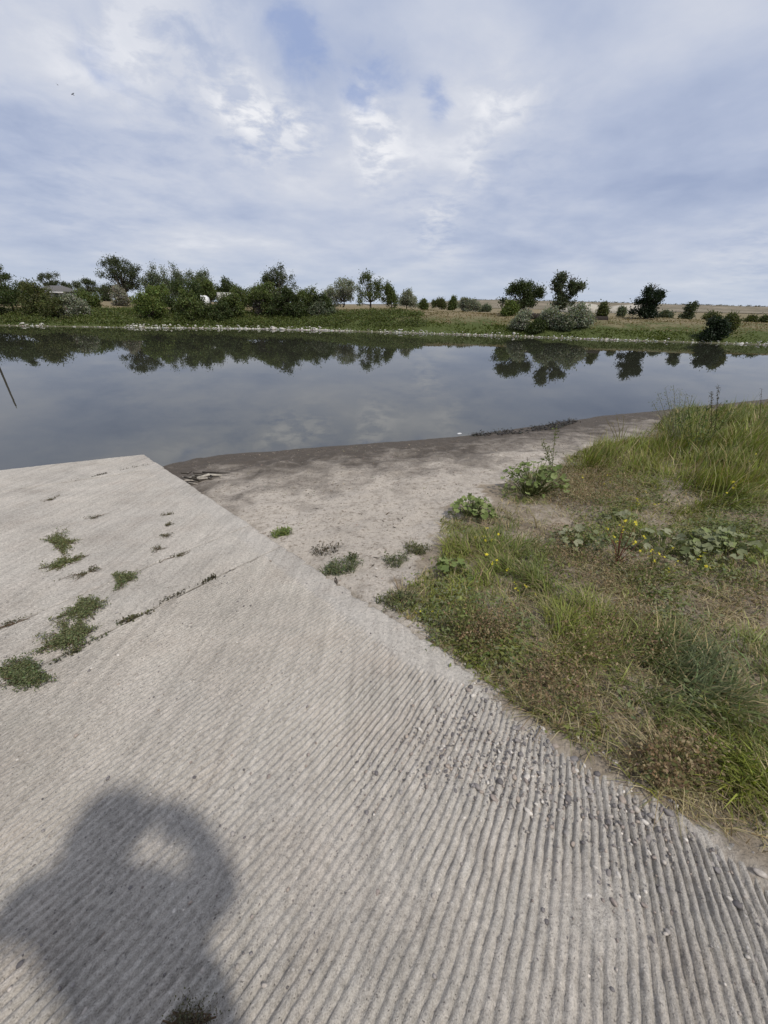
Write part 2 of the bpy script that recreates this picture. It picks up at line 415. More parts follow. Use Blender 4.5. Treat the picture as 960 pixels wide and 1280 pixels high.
# water
mt, t = material('river_water'); M['water'] = mt
pos = t.n('ShaderNodeNewGeometry').outputs['Position']
mp = t.n('ShaderNodeMapping', Vector=pos); mp.inputs['Rotation'].default_value = (0, 0, math.radians(4)); mp.inputs['Scale'].default_value = (0.3, 1.0, 1)
a = t.noise(mp, 1.1, 3, 0.5); b = t.noise(mp, 0.16, 3, 0.5); d = t.noise(mp, 5.0, 2, 0.5)
calm = t.ramp(t.noise(pos, 0.05, 3, 0.5), [(0.4, 0.25), (0.65, 1.0)])
hh = t.math('ADD', t.math('MULTIPLY', a, 0.5), t.math('MULTIPLY', t.math('MULTIPLY', d, calm), 0.10))
hh = t.math('ADD', hh, t.math('MULTIPLY', b, 1.0))
bmp = t.n('ShaderNodeBump', Strength=0.038, Distance=0.05, Height=hh)
fr = t.n('ShaderNodeFresnel', IOR=2.6); t.set(fr.inputs['Normal'], bmp.outputs[0])
body = t.n('ShaderNodeBsdfDiffuse', Color=(0.030, 0.031, 0.022)); mir = t.n('ShaderNodeBsdfGlossy', Roughness=0.01); t.set(mir.inputs['Normal'], bmp.outputs[0])
t.n('ShaderNodeOutputMaterial', Surface=t.n('ShaderNodeMixShader', i0=fr.outputs[0], i1=body.outputs[0], i2=mir.outputs[0]))

# ------------------------------------------------------------------ water line and near ground
NW = np.array([on_water(*q)[:2] for q in ((0, 590), (200, 573), (300, 565.5), (400, 558), (500, 551), (580, 545), (680, 531), (750, 520), (850, 510), (960, 499))])
NW = np.vstack([[-60, -14], [-20, 0.5], NW, [26, 21], [90, 50]])
def yw(x): return np.interp(x, NW[:, 0], NW[:, 1])
FW = np.array([on_water(*q)[:2] for q in ((0, 407), (150, 409.5), (300, 411), (400, 413), (500, 416), (640, 420.5), (760, 425), (860, 428), (940, 430.5))])
FW = np.vstack([[-600, 60], [-120, 44], FW, [70, 33], [140, 18], [700, -60]])
def yf(x): return np.interp(x, FW[:, 0], FW[:, 1])
E0 = on_ramp(960, 1083); E1 = on_ramp(180, 568); E2 = on_ramp(0, 588)
ED = (E1 - E0)[:2]; ELEN = float(np.hypot(*ED)); ED = ED / ELEN
EN = np.array([-ED[1], ED[0]])                       # towards the inside of the ramp
def ramp_uv(x, y): return (x - E0[0]) * ED[0] + (y - E0[1]) * ED[1], (x - E0[0]) * EN[0] + (y - E0[1]) * EN[1]
# vegetated part of the near bank, outlined in the photograph and carried to the ground
VEG = np.array([(1100, 480), (960, 503), (890, 506), (840, 520), (800, 548), (735, 566), (690, 590), (635, 600), (615, 625), (560, 640), (548, 690),
                (505, 735), (475, 742), (520, 778), (575, 815), (612, 850), (640, 888), (690, 930), (760, 985), (850, 1022), (960, 1082), (1100, 1180)], float)
def in_poly(px, py, poly):
    ins = np.zeros(np.shape(px), bool); n = len(poly); j = n - 1
    for i in range(n):
        xi, yi = poly[i]; xj, yj = poly[j]
        c_ = ((yi > py) != (yj > py)) & (px < (xj - xi) * (py - yi) / (yj - yi + 1e-9) + xi)
        ins ^= c_; j = i
    return ins
def near_z0(x, y):
    d = (yw(x) - y) * 0.93
    z = 0.125 * d
    z = np.where(d > 8, 1.0 + 0.05 * (d - 8), z)
    z = np.where(d > 20, 1.6, z)
    z = np.where(d < 0, 0.17 * d, z); z = np.maximum(z, -1.6)
    return z, d
def near_z(x, y):
    x = np.asarray(x, float); y = np.asarray(y, float)
    z, d = near_z0(x, y)
    lum = fbm(x * 0.9, y * 0.9, 4) * 0.10 + fbm(x * 3.4 + 9, y * 3.4, 4) * 0.075 + np.abs(fbm(x * 7 + 2, y * 7, 2)) * -0.03
    lum = lum + np.where(d < 2.5, 0, 0) 
    z = z + lum * np.clip(d / 0.8, 0.15, 1)
    u, v = ramp_uv(x, y)
    zr = ramp_z(x, y)
    # ground beside the ramp: a low step near the water, flush soil farther up
    step = 0.015 + 0.105 * sstep(u, 1.2, 4.0)
    near = np.exp(-np.clip(-v, 0, 9) / 0.45)
    z = z * (1 - near) + (zr - step + lum * 0.25) * near
    wob = fbm(x * 6, y * 6, 3) * 0.22
    inside = v > 0.0
    over = zr + 0.012 - np.maximum(v + wob - 0.02, 0) * 0.30 + fbm(x * 14, y * 14, 2) * 0.012
    low = np.where(u < 1.35, np.maximum(over, zr - 0.10), zr - 0.10)
    blend = sstep(u, 1.0, 1.6)
    low = over * (1 - blend) + (zr - 0.10) * blend
    low = np.maximum(low, zr - 0.12)
    past = u > ELEN - 0.02
    z = np.where(inside & ~past, low, z)
    endz = np.minimum(z, -0.05)
    z = np.where(past & (v > -0.05), np.minimum(z, 0.03 - 0.3 * (u - ELEN)), z)
    return z

def axis(lo, a, b, hi, st, g=1.25):
    mid_ = np.arange(a, b, st); L = []; q = a; s_ = st
    while q > lo: s_ *= g; q -= s_; L.append(q)
    R_ = []; q = mid_[-1]; s_ = st
    while q < hi: s_ *= g; q += s_; R_.append(q)
    return np.concatenate([L[::-1], mid_, R_])
def grid_mesh(name, xs, ys, zf_, mat, smooth=True):
    X, Y = np.meshgrid(xs, ys); Z = zf_(X, Y)
    V = np.stack([X, Y, Z], -1).reshape(-1, 3); nx, ny = len(xs), len(ys)
    i = (np.arange(ny - 1)[:, None] * nx + np.arange(nx - 1)[None]).ravel()
    return mesh_np(name, V, [np.stack([i, i + 1, i + 1 + nx, i + nx], 1)], mat, None, smooth)
nb = grid_mesh('near_bank', axis(-90, -7.5, 10, 120, 0.053), axis(-60, -0.5, 11.5, 24, 0.053), near_z, M['sand'])
_co = np.empty(len(nb.vertices) * 3, np.float32); nb.vertices.foreach_get('co', _co); _co = _co.reshape(-1, 3).astype(float)
_p, _q, _d = proj(_co); _s = np.clip(3.0 / np.maximum(np.hypot(_co[:, 0], _co[:, 1]), 1), .2, 1.2)
_v = in_poly(np.clip(_p, -50, 1000) + fbm(_co[:, 0] * 3, _co[:, 1] * 3, 4) * 110 * _s, np.clip(_q, 480, 1150) + fbm(_co[:, 0] * 3 + 9, _co[:, 1] * 3, 4) * 70 * _s, VEG) | (_d < 0.1)
_at = nb.color_attributes.new('col', 'FLOAT_COLOR', 'POINT'); _c4 = np.ones((len(_co), 4), np.float32); _c4[:, :3] = _v[:, None] * 1.0; _at.data.foreach_set('color', _c4.ravel())
obj('near_bank', nb, kind='structure')

wm = mesh_np('river', np.array([(-900, -300, 0), (900, -300, 0), (900, 140, 0), (-900, 140, 0)]), [np.array([[0, 1, 2, 3]])], M['water'])
obj('river', wm, kind='structure')

# ------------------------------------------------------------------ far ground
def far_z(x, y):
    x = np.asarray(x, float); y = np.asarray(y, float)
    b = y - yf(x)
    az = np.arctan2(x, y)
    top = np.interp(az, [-0.9, -0.45, -0.05, 0.25, 0.75], [2.35, 2.35, 2.1, 1.75, 1.55])
    left = sstep(-az, -0.02, 0.22)                     # gentler slope on the left
    zl = np.interp(b, [0, 1.0, 6, 12, 22, 30], [0, 0.22, 1.15, 1.6, 2.2, 2.35])
    zr_ = np.interp(b, [0, 0.6, 2.4, 4.0, 8, 11], [0, 0.16, 0.55, 0.62, 0.92, 1.0]) * top
    z = zl * left + zr_ * (1 - left)
    z = np.where(b > 0, z, np.maximum(b * 0.25, -1.5))
    z = z + np.where(b > 0.5, fbm(x * 0.25, y * 0.25, 4) * 0.45 * np.clip(b / 4, 0, 1), 0)
    z = z + np.clip(b - 20, 0, 4000) * 0.0006
    return z
obj('far_bank', grid_mesh('far_bank', axis(-900, -70, 75, 1300, 0.7, 1.15), axis(28, 34, 75, 2600, 0.6, 1.12), far_z, M['far']), kind='structure')
def mesa():
    xs = np.linspace(-60, 1500, 260); V = []; rows = []
    prof = [(-160, 0.0), (-110, .12), (-70, .35), (-40, .62), (-18, .93), (0, 1.0), (60, 1.0), (300, 1.0)]
    for dy, k in prof:
        for x in xs:
            t_ = (x - 60) / 1100
            topz = np.interp(x, [-60, 40, 90, 140, 300, 700, 1500], [1.0, 3.0, 8.0, 9.6, 9.0, 7.4, 5.0])
            yb = 560 + 0.08 * x + 26 * float(fbm(np.array(x * 0.02), np.array(dy * 0.01), 4))
            zz_ = 2.2 + k * topz + (float(fbm(np.array(x * 0.05), np.array(dy * 0.05 + 3), 4)) * 2.0 * k * (1 - k) * 2)
            V.append((x, yb + dy, zz_))
    n = len(xs); i = (np.arange(len(prof) - 1)[:, None] * n + np.arange(n - 1)[None]).ravel()
    return mesh_np('mesa', np.array(V), [np.stack([i, i + 1, i + 1 + n, i + n], 1)], M['mesa'], None, True)
obj('hill', mesa(), kind='structure')

# ------------------------------------------------------------------ the boat ramp: ribbed concrete slabs
RIB = 0.0275; SUB = 7
def rib_az(x, y, u):
    a_ = np.interp(x, [-2.2, -1.5, -0.6, 0.3, 1.1], [30, 31, 37, 31.5, 21])
    a_ = a_ + 5 * np.clip(y - 1.2, 0, 1) * np.clip(x + 1, 0, 1)
    endaz = math.degrees(math.atan2(E1[0] - E2[0], E1[1] - E2[1]))
    k = sstep(u, 3.6, ELEN)
    return np.radians(a_ * (1 - k) + endaz * k)
U0 = -2.2
nk = int((ELEN - U0) / (RIB / SUB)); us = U0 + (ELEN - U0) * np.arange(nk + 1) / nk
ds = np.concatenate([np.full(10, 0.02), np.full(84, 0.024), np.full(50, 0.055)]); NS = len(ds)
GXY = np.empty((nk + 1, NS + 1, 2)); GXY[:, 0] = E0[:2] + us[:, None] * ED
SS = np.concatenate([[0], np.cumsum(ds)])
for j in range(NS):
    th = rib_az(GXY[:, j, 0], GXY[:, j, 1], us)
    GXY[:, j + 1] = GXY[:, j] - ds[j] * np.stack([np.sin(th), np.cos(th)], -1)
kk = np.arange(nk + 1)[:, None]; Sg = SS[None] + 0 * kk
gx, gy = GXY[..., 0], GXY[..., 1]
# ragged outer edge where soil and gravel eat into the ramp
rag = (fbm(us * 2.2, us * 0 + 3, 4) * 0.10 + fbm(us * 9, us * 0 + 7, 3) * 0.05) * (1 - sstep(us, 1.3, 1.9)) + fbm(us * 3, us * 0, 3) * 0.03 + np.minimum(fbm(us * 11, us * 0 + 5, 3) + .12, 0) * -0.16
fall = np.exp(-Sg / 0.25)
gx = gx + rag[:, None] * EN[0] * fall; gy = gy + rag[:, None] * EN[1] * fall
wob = fbm(gx * 9, gy * 9, 3) * 0.55 + fbm(gx * 1.2, gy * 1.2 + 4, 2) * 0.5
ph = (kk / SUB + wob) % 1.0
val = 1 - sstep(np.abs(ph - 0.5 + fbm(gx * 40, gy * 40, 2) * 0.10), 0.10, 0.30)
band = 0.05 + 0.15 * sstep(us, 1.0, 1.5)[:, None] + fbm(us * 5, us * 0 + 1.3, 3)[:, None] * 0.06
amp = sstep(Sg, band, band + 0.05)
wear = np.clip(0.95 + fbm(gx * 1.7 + 3, gy * 1.7, 4) * 1.6, 0.25, 1.25)
worn = np.clip(1 - 0.9 * np.exp(-(((gx - on_ramp(740, 1140)[0]) / 0.16) ** 2 + ((gy - on_ramp(740, 1140)[1]) / 0.10) ** 2)), 0, 1)
depth = 0.0122 * (1 - 0.62 * sstep(us, 2.2, 5.0))[:, None]
gz = ramp_z(gx, gy) - val * depth * amp * wear * worn
gz = gz + fbm(gx * 26, gy * 26, 3) * 0.009 * (0.3 + 0.7 * amp) + fbm(gx * 1.1, gy * 1.1, 3) * 0.018 + fbm(gx * 60, gy * 60, 2) * 0.008 * (1 - .6 * sstep(us, 2.0, 4.0))[:, None]
edge_round = np.clip(1 - Sg / 0.02, 0, 1) ** 2 * 0.008
gz = gz - edge_round
GP = np.stack([gx, gy, gz], -1)
def ramp_surface(x, y):
    """height of the built ramp surface near (x,y): nearest grid vertex"""
    out = np.empty(len(x))
    flat_ = GP[:int(nk * .62):3, :96:2].reshape(-1, 3)
    for i in range(0, len(x), 200):
        d2 = (flat_[None, :, 0] - x[i:i + 200, None]) ** 2 + (flat_[None, :, 1] - y[i:i + 200, None]) ** 2
        out[i:i + 200] = flat_[np.argmin(d2, 1), 2]
    return out
def row_of(px, py):
    q = on_ramp(px, py)[:2]
    d2 = (GXY[..., 0] - q[0]) ** 2 + (GXY[..., 1] - q[1]) ** 2
    return int(np.unravel_index(np.argmin(d2), d2.shape)[0])
ramp = bpy.data.objects.new('boat_ramp', None); ramp['kind'] = 'structure'; link(ramp)
cuts = sorted([row_of(200, 757), row_of(20, 778), row_of(115, 648), row_of(115, 598)])
bounds = [0] + cuts + [nk]
slabs = []
for si in range(len(bounds) - 1):
    a_, b_ = bounds[si], bounds[si + 1]
    rows = GP[a_ + (2 if si else 0): b_ - (1 if si < len(bounds) - 2 else 0) + 1].copy()
    if si >= 1: rows = np.concatenate([rows[:-1:2], rows[-1:]])
    rows[..., 2] += [0, 0, 0.003, -0.002, 0.002][si]
    nr, nc = rows.shape[:2]
    V = rows.reshape(-1, 3)
    i = (np.arange(nr - 1)[:, None] * nc + np.arange(nc - 1)[None]).ravel()
    Q = [np.stack([i, i + nc, i + nc + 1, i + 1], 1)]
    ring = np.concatenate([np.arange(nc), np.arange(1, nr) * nc + nc - 1, (nr - 1) * nc + np.arange(nc - 2, -1, -1), np.arange(nr - 2, 0, -1) * nc])
    low = V[ring] - np.array([0, 0, 0.16]); n0 = len(V)
    V = np.vstack([V, low]); k_ = np.arange(len(ring)); k2 = (k_ + 1) % len(ring)
    Q.append(np.stack([ring[k_], ring[k2], n0 + k2, n0 + k_], 1))
    slabs.append(obj('slab', mesh_np('slab', V, Q, M['concrete']), ramp))
fill = Acc()
for c_ in cuts:
    ln = GP[c_]; nrm = np.array([ED[0], ED[1], 0])
    V = np.vstack([ln + nrm * 0.012 - np.array([0, 0, .007]), ln - nrm * 0.012 - np.array([0, 0, .007])]); n = len(ln)
    i = np.arange(n - 1); fill.add(V, None, np.stack([i, i + 1, i + 1 + n, i + n], 1), (0.10, 0.085, 0.065))
obj('joint_filler', fill.mesh('joint_filler', M['mud']), ramp)

# stones lying in and showing out of the ribbed concrete
def pix_ground(px, py):
    P_ = np.array([on_ramp(a_, b_) for a_, b_ in zip(px, py)]); return P_
def gravel_pts(n, rng, mode):
    px = rng.uniform(0, 960, n); py = rng.uniform(780, 1280, n)
    return px, py
PEB = [(0.27, 0.245, 0.225), (0.19, 0.17, 0.16), (0.12, 0.108, 0.105), (0.36, 0.32, 0.28), (0.24, 0.20, 0.175), (0.48, 0.44, 0.39), (0.17, 0.155, 0.15), (0.29, 0.24, 0.20)]
rg = np.random.default_rng(21)
# probability: thick near the lower-right edge, thin elsewhere
n = 80000
xx = rg.uniform(-2.6, 1.7, n); yy = rg.uniform(0.02, 3.2, n)
px, py, dz = proj(np.stack([xx, yy, ramp_z(xx, yy)], 1))
uu, vv = ramp_uv(xx, yy)
strip = np.exp(-((px - 700) / 190) ** 2 - ((py - (985 + (px - 700) * 0.33)) / 55) ** 2)
edge_ = np.exp(-(vv / 0.14) ** 2) * (uu < 1.3)
mid_s = np.exp(-((px - 580) / 170) ** 2 - ((py - 930) / 90) ** 2)
low_s = np.exp(-((px - 740) / 190) ** 2 - ((py - 1200) / 130) ** 2)
clump = np.clip(0.5 + fbm(xx * 3.5, yy * 3.5, 3) * 3.2, 0.03, 1.4)
pr = (0.95 * strip + 0.85 * edge_ + 0.45 * mid_s + 0.55 * low_s + 0.075) * clump
ok = (rg.random(n) < pr) & (vv > -0.03) & (px > -40) & (px < 1000) & (py > 700) & (py < 1300)
xx, yy = xx[ok], yy[ok]; strip = (strip + edge_ + low_s * .8)[ok]
# most settle in a groove
d2rows = []
key = {}
zs = ramp_surface(xx, yy)
size = np.clip(rg.lognormal(math.log(0.0042), 0.48, len(xx)), 0.0018, 0.014) * (0.8 + 0.45 * np.clip(strip, 0, 1.3))
cols = np.array(PEB)[rg.integers(0, len(PEB), len(xx))] * rg.uniform(.75, 1.2, (len(xx), 1))
P_ = np.stack([xx, yy, zs + size * rg.uniform(-.25, .2, len(xx))], 1)
order = np.argsort(-size / np.maximum(1, np.hypot(xx, yy)))
bigi, smalli = order[:280], order[280:]
acc = Acc(); stones(acc, P_[smalli], size[smalli], cols[smalli], rg, 0.62)
obj('gravel', acc.mesh('gravel', M['stone'], True), slabs[0], kind='stuff')
pmesh = []
for k in range(16):
    acc = Acc(); stones(acc, np.zeros((1, 3)), np.array([1.0]), np.array([PEB[k % 8]]), rg, 0.6, ICO2, 0.07)
    pmesh.append(acc.mesh('pebble', M['stone'], True))
for i in bigi:
    o = obj('pebble', pmesh[rg.integers(16)], slabs[0]); s_ = float(size[i])
    o.location = P_[i]; o.scale = (s_, s_, s_ * 0.9); o.rotation_euler = (rg.normal(0, .2), rg.normal(0, .2), rg.uniform(0, 6.28))
#OBJECTS#
# ------------------------------------------------------------------ far bank things
def at_dist(px, py, dist):
    """point on the ray through a photo pixel at a given distance ahead"""
    d = ray(px, py); return CAM + d * (dist / d[1])
def px_m(dist): return dist * 1.0 / (F * 1.0) * 1.0
GREEN = dict(dark=(0.050, 0.068, 0.022), mid=(0.088, 0.112, 0.034), bright=(0.115, 0.150, 0.040), silver=(0.21, 0.225, 0.175), grey=(0.25, 0.24, 0.21),
             sage=(0.115, 0.135, 0.088), olive=(0.078, 0.088, 0.030), evergreen=(0.016, 0.028, 0.012), dusk=(0.064, 0.078, 0.040), purple=(0.085, 0.075, 0.07))
def tint(base, n, rng, s=0.28):
    c = np.array(base)[None] * rng.uniform(1 - s, 1 + s, (n, 1))
    c = c * (1 + rng.normal(0, 0.08, (n, 3))); return np.clip(c, 0.003, 0.9)
def far_plant(name, label, cat, px, top, wpx, dist, colour, lobes=None, trunk=0.25, leaf=0.17, dens=1.0, group=None, dead=(), seed=0, spiky=0.25, base_py=None):
    """a tree or shrub: root on the ground, tapered trunk, limbs to each lobe, leaf clumps on the lobes"""
    rng = np.random.default_rng(1000 + seed * 7 + int(px))
    p0 = at_dist(px, 390, dist); x0, y0 = p0[0], dist
    g = float(far_z(x0, y0)) - 0.05
    for _ in range(3):
        hp = at_dist(px, top, dist); 
    # the photo's verticals lean outwards: follow the true vertical through the base
    lo, hi = 0.2, 40.0
    for _ in range(40):
        mz = (lo + hi) / 2
        if proj(np.array([[x0, y0, g + mz]]))[1][0] > top: lo = mz
        else: hi = mz
    hgt = (lo + hi) / 2
    depth_ = (np.array([x0, y0, g]) - CAM) @ fwd
    hw = 0.5 * wpx * depth_ / F
    root = thing(name, label, cat, (x0, y0, g), group)
    if lobes is None:
        lobes = []
        nl = max(5, int(6 + hw * 1.2))
        for k in range(nl):
            a = rng.uniform(-0.72, 0.72); zc = rng.uniform(0.16 if cat in ('bush', 'shrub') else 0.28, 0.80) * (1 - 0.25 * abs(a))
            lobes.append((a, zc, rng.uniform(0.34, 0.52), rng.uniform(0.17, 0.27)))
        lobes.append((rng.uniform(-.2, .2), 0.8, 0.35, 0.19))
    kids = []
    for (dx, zc, rx, rz) in lobes:
        for q in range(4):
            f1, f2 = rng.uniform(-.95, .95), rng.uniform(-.9, .9); k_ = rng.uniform(.28, .52)
            kids.append((dx + f1 * rx, min(zc + f2 * rz, .99 - rz * k_ * .8), rx * k_, rz * k_))
    lobes = kids
    tr = Acc(); barkc = (0.075, 0.062, 0.05)
    zt = trunk * hgt; r_ = max(0.035, 0.028 * hgt)
    spine = [(0, 0, -0.1), (rng.normal(0, .03) * hgt, rng.normal(0, .03) * hgt, zt * 0.5), (rng.normal(0, .03) * hgt, 0, zt + 0.15 * hgt)]
    tube(tr, spine, [r_ * 1.25, r_, r_ * 0.7], 7, barkc)
    fo = Acc(); fc = GREEN[colour] if isinstance(colour, str) else colour
    for (dx, zc, rx, rz) in lobes:
        c_ = np.array([dx * hw, rng.uniform(-.5, .5) * hw * 0.8, zc * hgt]); R3 = np.array([rx * hw, rx * hw * rng.uniform(.7, 1.05), rz * hgt])
        st = np.array(spine[1]) * 0.6 + np.array(spine[2]) * 0.4 if zc > trunk else np.array(spine[1])
        md = (st + c_) / 2 + rng.normal(0, .04, 3) * hgt
        tube(tr, [st, md, c_, c_ + R3 * rng.normal(0, .3, 3)], [r_ * 0.5, r_ * 0.36, r_ * 0.2, r_ * 0.06], 5, barkc)
        area = 4 * (R3[0] * R3[2] + R3[0] * R3[0])
        ncl = max(7, int(area * 3.0))
        cd = rng.normal(size=(ncl, 3)); cd /= np.linalg.norm(cd, axis=1)[:, None]
        if True: cd[:, 2] = np.where(cd[:, 2] < -0.55, -cd[:, 2], cd[:, 2])
        rad = rng.uniform(0.55, 1.12, (ncl, 1)) + (rng.random((ncl, 1)) < 0.10) * 0.25 + np.clip(cd[:, 2:] - .3, 0, 1) * rng.uniform(0, .7, (ncl, 1))
        cc = c_ + cd * R3 * rad
        for q in range(0, ncl, 4):
            tube(tr, [c_, (c_ + cc[q]) / 2 + rng.normal(0, .05, 3), cc[q]], [r_ * .14, r_ * .09, r_ * .03], 4, barkc, False)
        nl = int(27 * dens * (0.17 / leaf) ** 1.5)
        cs_ = rng.uniform(0.13, 0.25, ncl) * (0.75 + 0.2 * min(hw, 2.5))
        pts = np.repeat(cc, nl, axis=0) + rng.normal(size=(ncl * nl, 3)) * np.repeat(cs_, nl)[:, None] * np.array([1, 1, 0.8 + spiky])
        keep = pts[:, 2] > 0.04 * hgt; 
        ctint = np.repeat(rng.uniform(0.72, 1.3, ncl), nl)[:, None]
        lc = tint(fc, len(pts), rng, .3) * ctint
        pts, lc = pts[keep], lc[keep]
        leaves(fo, pts, rng.uniform(.7, 1.4, len(pts)) * leaf, lc, 0.0, 0.6, 0.25, rng, None if not spiky else np.array([[0, 0, spiky]]))
    for (dx0, z0, dx1, z1) in dead:
        a0 = np.array([dx0 * hw, 0, z0 * hgt]); a1 = np.array([dx1 * hw, rng.normal(0, .1), z1 * hgt])
        md = (a0 + a1) / 2 + np.array([0, 0, 0.03 * hgt]) + rng.normal(0, .02, 3) * hgt
        tube(tr, [a0, md, a1], [r_ * .62, r_ * .45, r_ * .2], 5, (0.07, 0.06, 0.05))
        for q in range(3):
            f_ = rng.uniform(.4, .95); b0 = md + (a1 - md) * (f_ * 2 - 1 if f_ > .5 else 0)
            tube(tr, [b0, b0 + np.array([rng.normal(0, .09), rng.normal(0, .05), rng.uniform(.02, .10)]) * hgt], [r_ * .25, r_ * .08], 4, (0.07, 0.06, 0.05), False)
    o = obj('trunk', tr.mesh('trunk', M['bark']), root)
    obj('crown', fo.mesh('crown', M['leaf']), root)
    return root

